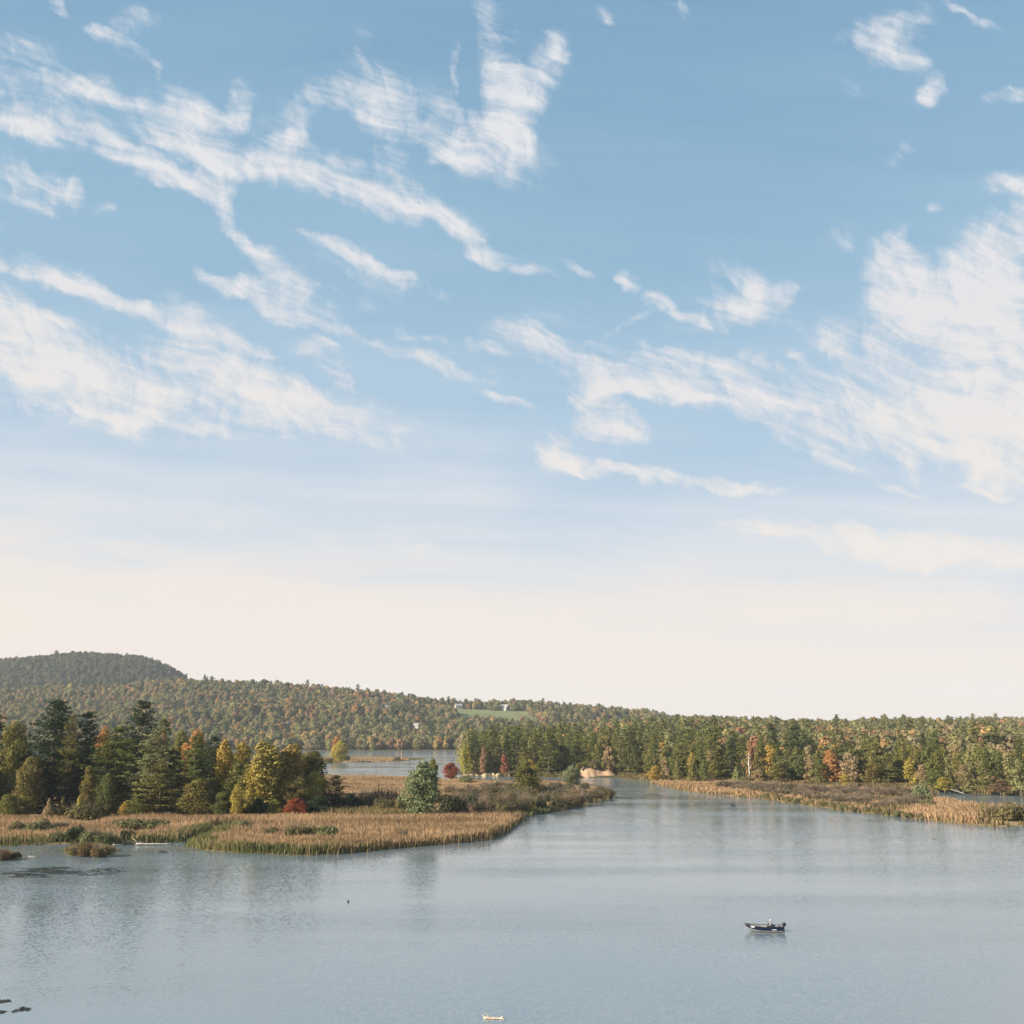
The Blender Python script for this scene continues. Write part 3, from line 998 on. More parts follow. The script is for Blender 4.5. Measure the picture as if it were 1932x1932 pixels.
GL = 'trees of the left grove'
LEFT = [
 # kind, name, u, base v, top v, width, colour, label
 ('pine', 'pine_tree', 92, 1533, 1319, 92, DARK, 'tallest dark pine near the left edge, broad layered branches', 0),
 ('dense_pine', 'pine_tree', 121, 1535, 1349, 46, OLIVE, 'sunlit olive pine top just right of the tallest dark pine', 0),
 ('pine', 'pine_tree', 152, 1532, 1347, 64, DARK, 'dark pine between the sunlit olive pine and the orange crown', 1),
 ('pine', 'pine_tree', 257, 1527, 1320, 76, DARK, 'tall spired dark pine above the salmon topped tree', 2),
 ('pine', 'pine_tree', 212, 1535, 1374, 92, GREEN, 'green pine of level layered branches under the tall spired pine', 3),
 ('broad', 'broadleaf_tree', 14, 1533, 1357, 62, OLIVE, 'large olive green tree cut by the left picture edge', 0),
 ('broad', 'broadleaf_tree', 50, 1538, 1425, 54, OLIVE, 'rounded olive tree below the tallest dark pine', 1),
 ('pine', 'pine_tree', -26, 1530, 1350, 70, DARK, 'dark pine showing only its branch tips at the left edge', 1),
 ('broad', 'broadleaf_tree', 187, 1515, 1366, 36, ORANGE, 'rusty orange crown peeping between two dark pines', 2),
 ('pine', 'pine_tree', 300, 1515, 1354, 44, GREEN, 'dark round topped pine behind the salmon topped tree', 0),
 ('dense_pine', 'conifer', 282, 1541, 1379, 88, PALE, 'pale olive conifer of many short layers, salmon tinted top', 1),
 ('dense_pine', 'conifer', 300, 1543, 1440, 90, OLIVE, 'broad low olive conifer at the foot of the salmon topped tree', 0),
 ('dense_pine', 'conifer', 362, 1541, 1386, 86, GREEN, 'broad mid green conifer in the centre of the left grove', 0),
 ('broad', 'broadleaf_tree', 364, 1520, 1373, 52, ORANGE, 'orange crown rising behind the broad mid green conifer', 3),
 ('broad', 'broadleaf_tree', 335, 1518, 1376, 46, OLIVE, 'brownish olive crown left of the orange crown', 1),
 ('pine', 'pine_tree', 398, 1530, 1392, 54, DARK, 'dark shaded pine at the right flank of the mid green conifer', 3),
 ('broad', 'broadleaf_tree', 372, 1545, 1466, 66, OLIVE, 'rounded olive tree at the front of the grove, above the reeds', 2),
 ('tall_broad', 'broadleaf_tree', 420, 1536, 1392, 52, GOLD, 'narrow golden orange tree right of the dark shaded pine', 0),
 ('broad', 'broadleaf_tree', 450, 1522, 1397, 50, YELLOW, 'bright yellow green crown behind the golden orange tree', 1),
 ('tall_broad', 'broadleaf_tree', 448, 1541, 1432, 58, OLIVE, 'olive tree in front of the bright yellow green crown', 1),
 ('tall_broad', 'broadleaf_tree', 497, 1541, 1394, 80, (0.33, 0.245, 0.075), 'largest golden yellow tree of the left grove', 2),
 ('tall_broad', 'broadleaf_tree', 541, 1538, 1402, 78, (0.31, 0.225, 0.070), 'golden tree right beside the largest golden yellow tree', 0),
 ('tall_broad', 'broadleaf_tree', 474, 1542, 1440, 46, YELLOW, 'yellow olive tree at the left foot of the largest golden tree', 1),
 ('broad', 'broadleaf_tree', 583, 1535, 1412, 76, (0.16, 0.155, 0.055), 'dark olive tree at the right end of the golden trees', 2),
 ('broad', 'broadleaf_tree', 592, 1538, 1452, 52, YELLOW, 'yellow green leafy tree with drooping lobes above the red maple', 3),
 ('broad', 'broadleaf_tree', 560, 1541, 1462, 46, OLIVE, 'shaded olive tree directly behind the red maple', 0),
 ('pine', 'pine_tree', 632, 1537, 1462, 50, DARK, 'small dark pine at the right end of the grove', 2),
 ('tufty', 'maple_tree', 556, 1545, 1505, 44, RED, 'small bright red maple at the edge of the grove', 0),
 ('tufty', 'young_tree', 516, 1544, 1507, 34, YELLOW, 'small yellow green tree left of the red maple', 1),
 ('slim', 'young_tree', 90, 1547, 1505, 19, TAN, 'slim tan yellow young tree under the dark pines', 0),
 ('slim', 'young_tree', 116, 1546, 1502, 17, OLIVE, 'slim upright olive young tree beside the tan yellow one', 1),
 ('broad', 'young_tree', 46, 1547, 1500, 36, OLIVE, 'bushy olive young tree near the left edge by the reeds', 0),
 ('broad', 'young_tree', 14, 1548, 1496, 44, OLIVE, 'bushy green young tree cut by the left edge by the reeds', 2),
 ('tall_broad', 'young_tree', 162, 1541, 1443, 30, OLIVE, 'narrow sunlit olive tree in front of the dark pine trunks', 2),
 ('tall_broad', 'young_tree', 199, 1542, 1455, 42, GREEN, 'narrow green tree below the layered green pine', 0),
 ('tufty', 'young_tree', 235, 1544, 1510, 20, GOLD, 'little golden tree low before the grove', 0),
 ('slim', 'young_tree', 148, 1545, 1500, 26, YELLOW, 'small yellow olive tree at the foot of the narrow sunlit tree', 2),
 ('broad', 'young_tree', 262, 1545, 1498, 40, GREEN, 'low dark green tree beside the little golden tree', 3),
 ('broad', 'young_tree', 420, 1546, 1492, 44, GREEN, 'low shaded green tree below the narrow golden orange tree', 1),
 ('tall_broad', 'young_tree', 446, 1547, 1478, 30, YELLOW, 'yellow olive young tree at the grove edge above the reeds', 2),
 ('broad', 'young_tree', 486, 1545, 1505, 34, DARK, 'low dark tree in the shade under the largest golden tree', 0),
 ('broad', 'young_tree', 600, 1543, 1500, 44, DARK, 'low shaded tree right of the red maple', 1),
]
for (k, n, u, vb, vt, w, c, lab, var) in LEFT:
    tree_px(k, n, u, vb, vt, w * 1.18, c, lab, GL, 0.5, var)
# the salmon tint at the top of the pale conifer: a small crown that has turned, growing through it
tree_px('broad', 'broadleaf_tree', 297, 1532, 1379, 34, SALMON, 'salmon pink crown showing at the top of the pale conifer', GL, 0.5, 2)
# deeper rows that close the grove
ORD = ['nearest', 'second', 'third', 'fourth', 'fifth', 'sixth', 'seventh', 'eighth', 'ninth', 'tenth']
ROWN = ['front row', 'second row', 'third row', 'fourth row', 'fifth row', 'sixth row']
GMARK = [(92, 'the tallest dark pine'), (187, 'the rusty orange crown'), (257, 'the tall spired pine'), (362, 'the mid green conifer'), (450, 'the bright yellow crown'), (541, 'the golden trees'), (600, 'the yellow lobed tree')]
rows = []
for row, (v0, top0, wd, sp) in enumerate([(1534, 1440, 50, 34), (1526, 1405, 58, 42), (1516, 1398, 62, 50), (1504, 1392, 64, 58)]):
    for u in range(-110 + 11 * row, 618 - 8 * row, sp):
        uu = u + rng.normal() * 7
        top = top0 + rng.uniform(-8, 22) + (16 if uu > 380 else 0) + (14 if uu > 560 else 0)
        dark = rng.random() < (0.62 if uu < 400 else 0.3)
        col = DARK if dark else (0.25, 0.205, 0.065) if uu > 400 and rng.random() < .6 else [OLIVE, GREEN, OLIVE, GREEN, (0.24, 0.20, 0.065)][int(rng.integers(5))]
        m = min(GMARK, key=lambda L: abs(L[0] - uu))
        rows.append((uu, v0 + rng.normal() * 1.5, top, wd * rng.uniform(0.9, 1.25), dark, col, row, m[1], 'left' if uu < m[0] else 'right', abs(uu - m[0])))
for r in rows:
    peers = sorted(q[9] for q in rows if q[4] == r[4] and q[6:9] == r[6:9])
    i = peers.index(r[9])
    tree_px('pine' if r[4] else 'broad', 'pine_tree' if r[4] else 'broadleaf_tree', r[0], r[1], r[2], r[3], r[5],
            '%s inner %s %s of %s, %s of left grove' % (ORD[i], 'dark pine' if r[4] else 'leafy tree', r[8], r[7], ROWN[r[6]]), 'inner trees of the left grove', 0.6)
# single trees
GS = None
tree_px('tufty', 'maple_tree', 797, 1546, 1434, 84, SILVER, 'silvery green leafy tree standing alone beyond the reeds', GS, 0.4, 0)
tree_px('tufty', 'broadleaf_tree', 815, 1520, 1428, 34, OLIVE, 'olive crown peeping over the silvery green tree', GS, 0.4, 1)
tree_px('tufty', 'broadleaf_tree', 993, 1503, 1433, 60, GREEN, 'round tree with an orange cap among the peninsula shrubs', GS, 0.4, 1)
tree_px('broad', 'broadleaf_tree', 1000, 1493, 1432, 44, GOLD, 'orange gold crown topping the round peninsula tree', GS, 0.4, 1)
tree_px('tufty', 'young_tree', 1079, 1484, 1443, 44, SILVER, 'pale silvery small tree before the sandy bank', GS, 0.4, 0)
tree_px('tufty', 'broadleaf_tree', 641, 1438, 1396, 38, YELLOW, 'yellow tree on the tan islet of the far lake', GS, 0.4, 0)
tree_px('tufty', 'broadleaf_tree', 634, 1436, 1386, 22, ORANGE, 'orange crown behind the yellow islet tree', GS, 0.4, 1)
tree_px('tufty', 'shrub_tree', 851, 1470, 1438, 38, RED, 'dark red spreading bush left of the boulders', GS, 0.4, 0)

# ---- right wood
RIGHT = [
 ('far_tall', 'broadleaf_tree', 876, 1463, 1404, 28, YELLOW, 'yellow olive tree at the left tip of the far wood', 0),
 ('far_pine', 'pine_tree', 897, 1462, 1388, 34, DARK, 'dark pine second from the left tip of the far wood', 0),
 ('far_tall', 'maple_tree', 912, 1463, 1407, 16, SALMON, 'slim salmon red tree above the boulders', 1),
 ('far_pine', 'pine_tree', 929, 1462, 1368, 40, GREEN, 'tall green pine right of the slim salmon tree', 1),
 ('far_broad', 'maple_tree', 951, 1464, 1421, 18, (0.30, 0.12, 0.075), 'small red tree above the boulders', 0),
 ('far_pine', 'pine_tree', 975, 1462, 1372, 42, GREEN, 'green pine right of the small red tree', 2),
 ('far_pine', 'pine_tree', 1036, 1464, 1376, 44, GREEN, 'layered green pine behind the orange capped round tree', 3),
 ('far_broad', 'broadleaf_tree', 1060, 1463, 1402, 46, (0.13, 0.15, 0.035), 'light yellow green tree behind the pale silvery tree', 1),
 ('far_tall', 'broadleaf_tree', 1113, 1461, 1397, 18, GOLD, 'slim golden tree above the left of the sandy bank', 0),
 ('far_broad', 'broadleaf_tree', 1099, 1463, 1421, 20, GOLD, 'low golden tree beside the slim golden one', 2),
 ('far_broad', 'broadleaf_tree', 1146, 1459, 1378, 52, OLIVE, 'rounded olive tree right above the sandy bank', 3),
 ('far_pine', 'spruce_tree', 1181, 1464, 1381, 27, BLUEG, 'narrow dark blue green spruce right of the sandy bank', 4),
 ('far_pine', 'pine_tree', 1223, 1465, 1394, 48, DARK, 'dark layered pine right of the narrow spruce', 0),
 ('far_tall', 'birch_tree', 1263, 1462, 1380, 34, PALE, 'tall pale yellow green tree amid dark pines', 1),
 ('far_broad', 'broadleaf_tree', 1236, 1475, 1444, 28, GOLD, 'golden bush at the water right of the sandy bank', 0),
 ('far_tall', 'broadleaf_tree', 1256, 1475, 1428, 24, TAN, 'tan gold tree below the tall pale tree', 0),
 ('far_pine', 'pine_tree', 1301, 1466, 1377, 44, GREEN, 'green pine right of the tall pale tree', 1),
 ('far_slim', 'young_tree', 1279, 1477, 1430, 20, OLIVE, 'cone shaped light green young tree by the marsh tip', 0),
 ('far_slim', 'young_tree', 1307, 1478, 1442, 24, OLIVE, 'second cone shaped young tree right of the first at the marsh tip', 1),
 ('far_slim', 'young_tree', 1329, 1478, 1432, 22, GREEN, 'third cone shaped young tree, greener, near the marsh tip', 0),
 ('far_pine', 'pine_tree', 1353, 1471, 1358, 52, GREEN, 'tallest pine of the far wood, right of the marsh tip', 2),
 ('far_pine', 'pine_tree', 1384, 1474, 1392, 40, BLUEG, 'blue green pine left of the white trunked tree', 3),
 ('far_slim', 'young_tree', 1390, 1480, 1446, 20, PALE, 'small pale pine under the blue green pine', 1),
 ('far_tall', 'birch_tree', 1418, 1477, 1399, 30, SALMON, 'pinkish tan birch with a bare white trunk', 0),
 ('far_broad', 'broadleaf_tree', 1432, 1480, 1450, 28, TAN, 'pale tan low tree at the foot of the white trunked birch', 4),
 ('far_pine', 'pine_tree', 1461, 1473, 1367, 44, DARK, 'tall dark pine right of the white trunked birch', 4),
 ('far_tall', 'broadleaf_tree', 1484, 1472, 1384, 22, TAN, 'tan orange tree between two tall dark pines', 1),
 ('far_pine', 'pine_tree', 1509, 1475, 1369, 48, DARK, 'second tall dark pine right of the white trunked birch', 0),
 ('far_broad', 'broadleaf_tree', 1473, 1482, 1436, 44, OLIVE, 'olive yellow tree below the tall dark pines', 1),
 ('far_tall', 'broadleaf_tree', 1530, 1482, 1428, 26, TAN, 'tan tree right of the second tall dark pine', 1),
 ('far_broad', 'broadleaf_tree', 1569, 1484, 1413, 42, ORANGE, 'large orange gold tree above the shrub strip', 2),
 ('far_broad', 'broadleaf_tree', 1606, 1485, 1418, 42, TAN, 'tan olive tree right of the large orange gold tree', 3),
 ('far_broad', 'young_tree', 1595, 1488, 1459, 26, YELLOW, 'low yellow tree in front of the orange gold tree', 4),
 ('far_broad', 'broadleaf_tree', 1650, 1487, 1436, 44, OLIVE, 'olive tree midway between the two gold trees', 0),
 ('far_tall', 'broadleaf_tree', 1721, 1488, 1428, 32, YELLOW, 'brightest yellow gold tree of the right shore', 0),
 ('far_broad', 'broadleaf_tree', 1692, 1486, 1432, 40, GREEN, 'green tree left of the brightest yellow gold tree', 1),
 ('far_pine', 'pine_tree', 1749, 1478, 1386, 26, DARK, 'slender dark pine behind the brightest yellow gold tree', 3),
 ('far_broad', 'broadleaf_tree', 1770, 1493, 1444, 44, GREEN, 'rounded green tree at the back channel', 2),
 ('far_broad', 'broadleaf_tree', 1783, 1495, 1464, 34, YELLOW, 'yellow bushy tree in front of the rounded green one', 3),
 ('far_tall', 'willow_tree', 1828, 1498, 1456, 38, PALE, 'pale yellow green willow leaning at the back channel', 1),
 ('far_pine', 'pine_tree', 1872, 1474, 1387, 52, DARK, 'dark flat layered pine near the right edge', 1),
 ('far_broad', 'broadleaf_tree', 1868, 1492, 1428, 46, TAN, 'tan orange tree below the flat layered pine', 4),
 ('far_broad', 'broadleaf_tree', 1890, 1499, 1468, 36, RUST, 'brown low tree at the water near the right edge', 0),
 ('far_tall', 'broadleaf_tree', 1927, 1501, 1430, 32, PALE, 'pale green tree cut by the right picture edge', 1),
]
GR = 'trees of the far wood'
key_right = []
for (k, n, u, vb, vt, w, c, lab, var) in RIGHT:
    e = tree_px(k, n, u, vb - 1.5, vt, w * 1.12, c, lab, GR, 0.9, var)
    key_right.append((u, e.location.y))

LAND = [(951, 'the small red tree'), (1130, 'the sandy bank'), (1263, 'the tall pale tree'), (1353, 'the tallest pine'), (1418, 'the white trunked birch'),
        (1509, 'the second tall dark pine'), (1569, 'the large orange gold tree'), (1721, 'the brightest yellow gold tree'), (1872, 'the flat layered pine')]
fill = []
for row, off in enumerate([7, 17, 29, 43, 60, 80]):
    u = 880.0 + row * 4
    while u < 1965:
        d0 = float(shore_d(u))
        uu = u + rng.normal() * 3
        y = d0 + off + rng.normal() * 2.5
        u += 16.5 * 550 / d0 * (1.0 + 0.10 * row) * rng.uniform(0.8, 1.2) * (1.25 if row == 0 else 1)
        if row == 0 and (min(abs(uu - ku) for ku, ky in key_right) < 11 or 1092 < uu < 1170):
            continue
        if row == 1 and 1096 < uu < 1162 and rng.random() < .3:
            continue
        x = (uu - 966) * CT / F * y
        z = float(right_z(np.array([x]), np.array([y]))[0])
        big = fbm(np.array([uu / 60.0]), np.array([row * 3.1]), 2)[0]
        pine_p = 0.55 if uu < 1250 else 0.36 if uu < 1560 else 0.20
        r = rng.random()
        if r < pine_p:
            kind, name, col, cn = 'far_pine', 'pine_tree', [(0.145, 0.155, 0.050), (0.10, 0.118, 0.045), (0.175, 0.178, 0.060), (0.20, 0.188, 0.062)][int(rng.integers(4))], 'green pine'
            H, W = rng.uniform(19, 25.5), rng.uniform(9, 12.5)
        else:
            c = rng.random()
            if c < 0.45:
                col, cn = OLIVE, 'olive leafy tree'
            elif c < 0.65:
                col, cn = GREEN, 'green leafy tree'
            elif c < 0.80:
                col, cn = TAN, 'tan leafy tree'
            elif c < 0.92:
                col, cn = PALE, 'pale leafy tree'
            else:
                col, cn = GOLD, 'golden leafy tree'
            kind, name = ('far_broad', 'broadleaf_tree')
            H, W = rng.uniform(14, 20), rng.uniform(8, 12)
        if row == 0:
            H *= rng.uniform(0.45, 0.8)
            W *= 0.8
        fill.append([kind, name, x, y, z, H, W, col, cn, row, uu])
for f in fill:
    near = min(LAND, key=lambda L: abs(L[0] - f[10]))
    side = 'left of' if f[10] < near[0] else 'right of'
    f += [near[1], side, abs(f[10] - near[0])]
for f in fill:
    peers = sorted(g[13] for g in fill if g[8] == f[8] and g[9] == f[9] and g[11] == f[11] and g[12] == f[12])
    i = peers.index(f[13])
    lab = '%s %s %s %s, %s of far wood' % (ORD[min(i, 9)], f[8], f[12], f[11], ROWN[f[9]])
    put_tree(f[0], f[1], f[2], f[3], f[4] - 0.3, f[5], f[6], f[7], lab, 'inner trees of the far wood')


# ------------------------------------------------------------------ far woods: one mass, instanced on points
PROTO = bpy.data.collections.new('far_tree_kinds')
for i in range(7):
    V = crown_lobes(15, 12.5, 0.5, 11, 520, 1.9, 0.85, 0.2, rlobe=(0.2, 0.36), loose=0.4)
    PROTO.objects.link(bpy.data.objects.new('far_tree_%d' % i, leaf_mesh('far_crown', V, M_FAR)))
for i in range(2):
    V, lb = crown_pine(19, 8.5, 2, 1.7, 1.5, 2.0, 4)
    PROTO.objects.link(bpy.data.objects.new('far_tree_%d' % (7 + i), leaf_mesh('far_crown', V, M_FAR)))


def far_colors(n, x, y, green, lo=0.36, hi=0.60):
    base = np.array([(0.185, 0.175, 0.075), (0.145, 0.155, 0.065), (0.225, 0.20, 0.085), (0.095, 0.115, 0.058), (0.37, 0.21, 0.095), (0.32, 0.185, 0.10), (0.40, 0.28, 0.10), (0.29, 0.22, 0.14), (0.32, 0.13, 0.09)])
    p = np.array([0.20, 0.10, 0.19, 0.05, 0.13, 0.13, 0.06, 0.12, 0.02])
    q = np.array([0.28, 0.24, 0.20, 0.12, 0.03, 0.04, 0.02, 0.06, 0.01])
    patch = sstep(lo, hi, fbm(x / 150, y / 90, 3))
    idx = np.where(rng.random(n) < np.where(green, 0.15, patch), rng.choice(9, n, p=p), rng.choice(9, n, p=q))
    c = base[idx] * 1.2 * (1 + rng.normal(size=(n, 1)) * 0.10) * (1 + rng.normal(size=(n, 3)) * 0.035)
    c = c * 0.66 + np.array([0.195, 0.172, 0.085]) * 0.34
    return np.clip(c, 0.01, 1)


HOUSES = [(951, 1340, 'barn'), (865, 1337, 'house'), (725, 1341, 'house'), (786, 1374, 'house'), (849, 1338, 'shed')]
HPOS = [hill_hit(u, v) for u, v, _ in HOUSES]


def gn_instances(name, P, S, idx, tint, label, cat):
    n = len(P)
    me = bpy.data.meshes.new(name)
    me.vertices.add(n)
    me.vertices.foreach_set('co', np.asarray(P, np.float32).ravel())
    a = me.attributes.new('size', 'FLOAT_VECTOR', 'POINT')
    a.data.foreach_set('vector', np.asarray(S, np.float32).ravel())
    a = me.attributes.new('turn', 'FLOAT_VECTOR', 'POINT')
    rot = np.zeros((n, 3), np.float32)
    rot[:, 2] = rng.random(n) * 6.283
    a.data.foreach_set('vector', rot.ravel())
    a = me.attributes.new('pick', 'INT', 'POINT')
    a.data.foreach_set('value', np.asarray(idx, np.int32))
    a = me.attributes.new('tint', 'FLOAT_COLOR', 'POINT')
    a.data.foreach_set('color', np.column_stack([tint, np.ones(n)]).astype(np.float32).ravel())
    o = props(link(name, me), label, cat, kind='stuff')
    ng = bpy.data.node_groups.new(name, 'GeometryNodeTree')
    ng.interface.new_socket('Geometry', in_out='INPUT', socket_type='NodeSocketGeometry')
    ng.interface.new_socket('Geometry', in_out='OUTPUT', socket_type='NodeSocketGeometry')
    gi, go = ng.nodes.new('NodeGroupInput'), ng.nodes.new('NodeGroupOutput')
    iop = ng.nodes.new('GeometryNodeInstanceOnPoints')
    ci = ng.nodes.new('GeometryNodeCollectionInfo')
    ci.inputs['Collection'].default_value = PROTO
    ci.inputs['Separate Children'].default_value = True
    ci.inputs['Reset Children'].default_value = True
    ng.links.new(gi.outputs[0], iop.inputs['Points'])
    ng.links.new(ci.outputs[0], iop.inputs['Instance'])
    iop.inputs['Pick Instance'].default_value = True

    def attr(nm, typ):
        a = ng.nodes.new('GeometryNodeInputNamedAttribute')
        a.data_type = typ
        a.inputs['Name'].default_value = nm
        return [s for s in a.outputs if s.enabled and s.name == 'Attribute'][0]
    ng.links.new(attr('pick', 'INT'), iop.inputs['Instance Index'])
    ng.links.new(attr('size', 'FLOAT_VECTOR'), iop.inputs['Scale'])
    ng.links.new(attr('turn', 'FLOAT_VECTOR'), iop.inputs['Rotation'])
    ng.links.new(iop.outputs[0], go.inputs[0])
    m = o.modifiers.new('instances', 'NODES')
    m.node_group = ng
    return o


def jitter_grid(u0, u1, y0, y1, sp):
    out = []
    y = y0
    while y < y1:
        x0, x1 = (u0 - 966) * CT / F * y, (u1 - 966) * CT / F * y
        n = int((x1 - x0) / sp)
        out.append(np.column_stack([x0 + rng.random(n) * sp * n, y + rng.normal(size=n) * sp * 0.5]))
        y += sp * 0.9
    return np.concatenate(out)


def far_hills():
    P = np.concatenate([jitter_grid(-160, 2080, 1548, 2420, 11.0), jitter_grid(-160, 520, 2420, 3190, 12.5)])
    P = P[np.argsort(P[:, 1])]
    x, y = P.T
    z = hill_z(x, y)
    u = u_az(x, y)
    k = z > 0.6
    k &= ~(in_poly(P, FIELD) | in_poly(P + np.array([0, 12.0]), FIELD))
    k &= ~((u > 1180) & (y < 1950))
    for h in HPOS:       # clearings in front of the houses
        k &= ~((np.abs(x - h.x) < 13) & (y < h.y + 10) & (y > h.y - 75))
    x, y, z = x[k], y[k], z[k]
    n = len(x)
    far = y > 2450
    col = far_colors(n, x, y, np.zeros(n, bool))
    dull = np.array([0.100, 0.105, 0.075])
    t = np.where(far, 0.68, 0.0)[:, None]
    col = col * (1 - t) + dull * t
    con = rng.random(n) < 0.05
    idx = np.where(con, rng.integers(7, 9, n), rng.integers(0, 7, n))
    col[con] = np.array([0.085, 0.105, 0.055])
    s = rng.uniform(0.8, 1.25, n) * np.exp(0.22 * rng.normal(size=n)).clip(0.7, 1.6) * (0.85 + 0.4 * fbm(x / 140, y / 80, 2))
    # crowns in front of the field stay below its lower edge
    S = np.column_stack([s, s, s ** 0.6 * rng.uniform(0.85, 1.15, n)])
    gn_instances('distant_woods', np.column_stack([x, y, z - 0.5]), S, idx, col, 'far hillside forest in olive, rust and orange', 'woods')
    return n


def far_right():
    P = jitter_grid(875, 2080, 640, 1460, 9.4)
    x, y = P.T
    u = u_az(x, y)
    z = right_z(x, y)
    k = (y > shore_d(u) + 92) & (z > 0.6)
    x, y, z, u = x[k], y[k], z[k], u[k]
    n = len(x)
    green = (u < 1350) & (y < 1000)
    col = far_colors(n, x, y, green, 0.47, 0.72)
    con = rng.random(n) < np.where(green, 0.36, 0.035)
    idx = np.where(con, rng.integers(7, 9, n), rng.integers(0, 7, n))
    cg = np.array([[0.155, 0.160, 0.060]]) * (1 + rng.normal(size=(n, 1)) * 0.2)
    col = np.where(con[:, None], cg, col)
    s = rng.uniform(0.8, 1.35, n) * np.where(con, 0.95, 1.0)
    S = np.column_stack([s, s, s ** 0.7 * rng.uniform(0.95, 1.3, n)])
    gn_instances('right_ridge_woods', np.column_stack([x, y, z - 0.5]), S, idx, col, 'mixed woods rising behind the right shore to the skyline', 'woods')
    return n


print('far trees', far_hills(), far_right())


# ------------------------------------------------------------------ houses on the ridge
M_WHITE = simple_mat('white_boards', (0.36, 0.345, 0.32), 0.6, 0, 0.1)
M_BEIGE = simple_mat('beige_boards', (0.42, 0.36, 0.30), 0.7, 0, 0.08)
M_GREYROOF = simple_mat('grey_roof', (0.24, 0.23, 0.24), 0.7, 0, 0.15)
M_PALEROOF = simple_mat('pale_metal_roof', (0.30, 0.29, 0.28), 0.6, 0.0, 0.12)
M_GLASS = simple_mat('window_glass', (0.03, 0.035, 0.045), 0.12, 0, 0.1)


def house(p, L, W, H, rise, rz, wall, roof, label, name, nwin):
    e = empty(name, (p.x, p.y, p.z), label, 'house' if name != 'barn' else 'barn', None, rz)
    mb = MB()
    mb.box((0, 0, H / 2 - 0.5), (L, W, H + 1))
    for sx in (-1, 1):                                   # gables
        mb.quad((sx * L / 2, -W / 2, H), (sx * L / 2, W / 2, H), (sx * L / 2, 0, H + rise))
    w = mb.build('wall', wall, e)
    mb = MB()
    o, t = 0.5, 0.25
    for s in (-1, 1):
        a, b = (s * (W / 2 + o), H - rise * o / (W / 2)), (0, H + rise)
        mb.quad((-L / 2 - o, a[0], a[1] + .02), (L / 2 + o, a[0], a[1] + .02), (L / 2 + o, b[0], b[1] + .02), (-L / 2 - o, b[0], b[1] + .02))
        mb.quad((-L / 2 - o, a[0], a[1] + t), (L / 2 + o, a[0], a[1] + t), (L / 2 + o, b[0], b[1] + t), (-L / 2 - o, b[0], b[1] + t))
        mb.quad((-L / 2 - o, a[0], a[1] + .02), (L / 2 + o, a[0], a[1] + .02), (L / 2 + o, a[0], a[1] + t), (-L / 2 - o, a[0], a[1] + t))
    mb.build('roof', roof, e)
    for i in range(nwin):
        mb = MB()
        mb.box((-L / 2 + L * (i + .5) / nwin, -W / 2 - .03, H * 0.55), (1.3, .08, 1.6))
        mb.build('window', M_GLASS, e)
    mb = MB()
    mb.box((L * 0.5 + .03, 0, 1.2), (.08, 2.4, 2.4))
    mb.build('door', M_GREYROOF, e)
    return e


house(HPOS[0], 22, 14, 5, 6.5, R(-38), M_WHITE, M_PALEROOF, 'white barn with a pale roof at the top of the green field', 'barn', 4)
house(HPOS[1], 15, 9, 6, 4, R(20), M_BEIGE, M_PALEROOF, 'beige house at the left end of the green field', 'house', 3)
house(HPOS[2], 20, 9, 6.5, 4, R(10), M_BEIGE, M_GREYROOF, 'pinkish grey house alone in the hillside woods', 'house', 4)
house(HPOS[3], 10, 7, 5, 3, R(-25), M_WHITE, M_GREYROOF, 'small white house low on the wooded hillside', 'house', 2)
house(HPOS[4], 14, 6, 3, 2, R(5), M_WHITE, M_PALEROOF, 'low white shed left of the beige house', 'shed', 2)

# ------------------------------------------------------------------ sandy bank and boulders
sp = gp(1130, 1467)
bw = 34 * sp.y / F


def sand_bank():
    n, m = 48, 14
    V = []
    for j in range(m):
        t = j / (m - 1)
        for i in range(n):
            s = i / (n - 1) * 2 - 1
            env = float(sstep(0.0, 0.45, np.array(1 - abs(s)))) ** 0.7
            top = 5.4 + 1.4 * (vnoise(s * 3.1 + 4, 0.5) - .5) + (0.9 if s < 0.1 else 0)
            toe = 0.18 + 0.16 * vnoise(s * 4 + 2, 1.5)
            z = -0.4 + env * (0.9 * min(1, t / toe) + top * float(np.clip((t - toe) / 0.5, 0, 1)) ** 0.8) + 0.5 * (vnoise(s * 5, t * 6) - 0.5) * env * (t > .1)
            V.append((sp.x + s * bw * 1.15, sp.y - 3 + t * 17 + 1.2 * (vnoise(s * 6 + 9, t * 2) - .5), float(z)))
    I = np.arange(n * m).reshape(m, n)
    q = np.stack([I[:-1, :-1], I[:-1, 1:], I[1:, 1:], I[1:, :-1]], -1).reshape(-1, 4)
    props(link('sand_bank', mesh_np('sand_bank', V, 4, q, M_SAND, smooth=True)), 'bare pink tan sandy bank at the water below the far wood', 'bank', kind='structure')


sand_bank()


def blob_rock(seed, sx, sy, sz):
    bm = bmesh.new()
    bmesh.ops.create_icosphere(bm, subdivisions=2, radius=1)
    r = np.random.default_rng(seed)
    d = [Vector(r.normal(size=3)).normalized() for _ in range(7)]
    c = r.uniform(0.45, 0.9, 7)
    for v in bm.verts:
        for n_, cc in zip(d, c):
            k = v.co.dot(n_)
            if k > cc:
                v.co -= n_ * (k - cc)
        v.co = Vector((v.co.x * sx, v.co.y * sy, v.co.z * sz))
    me = bpy.data.meshes.new('boulder')
    bm.to_mesh(me)
    bm.free()
    me.materials.append(M_ROCK)
    return me


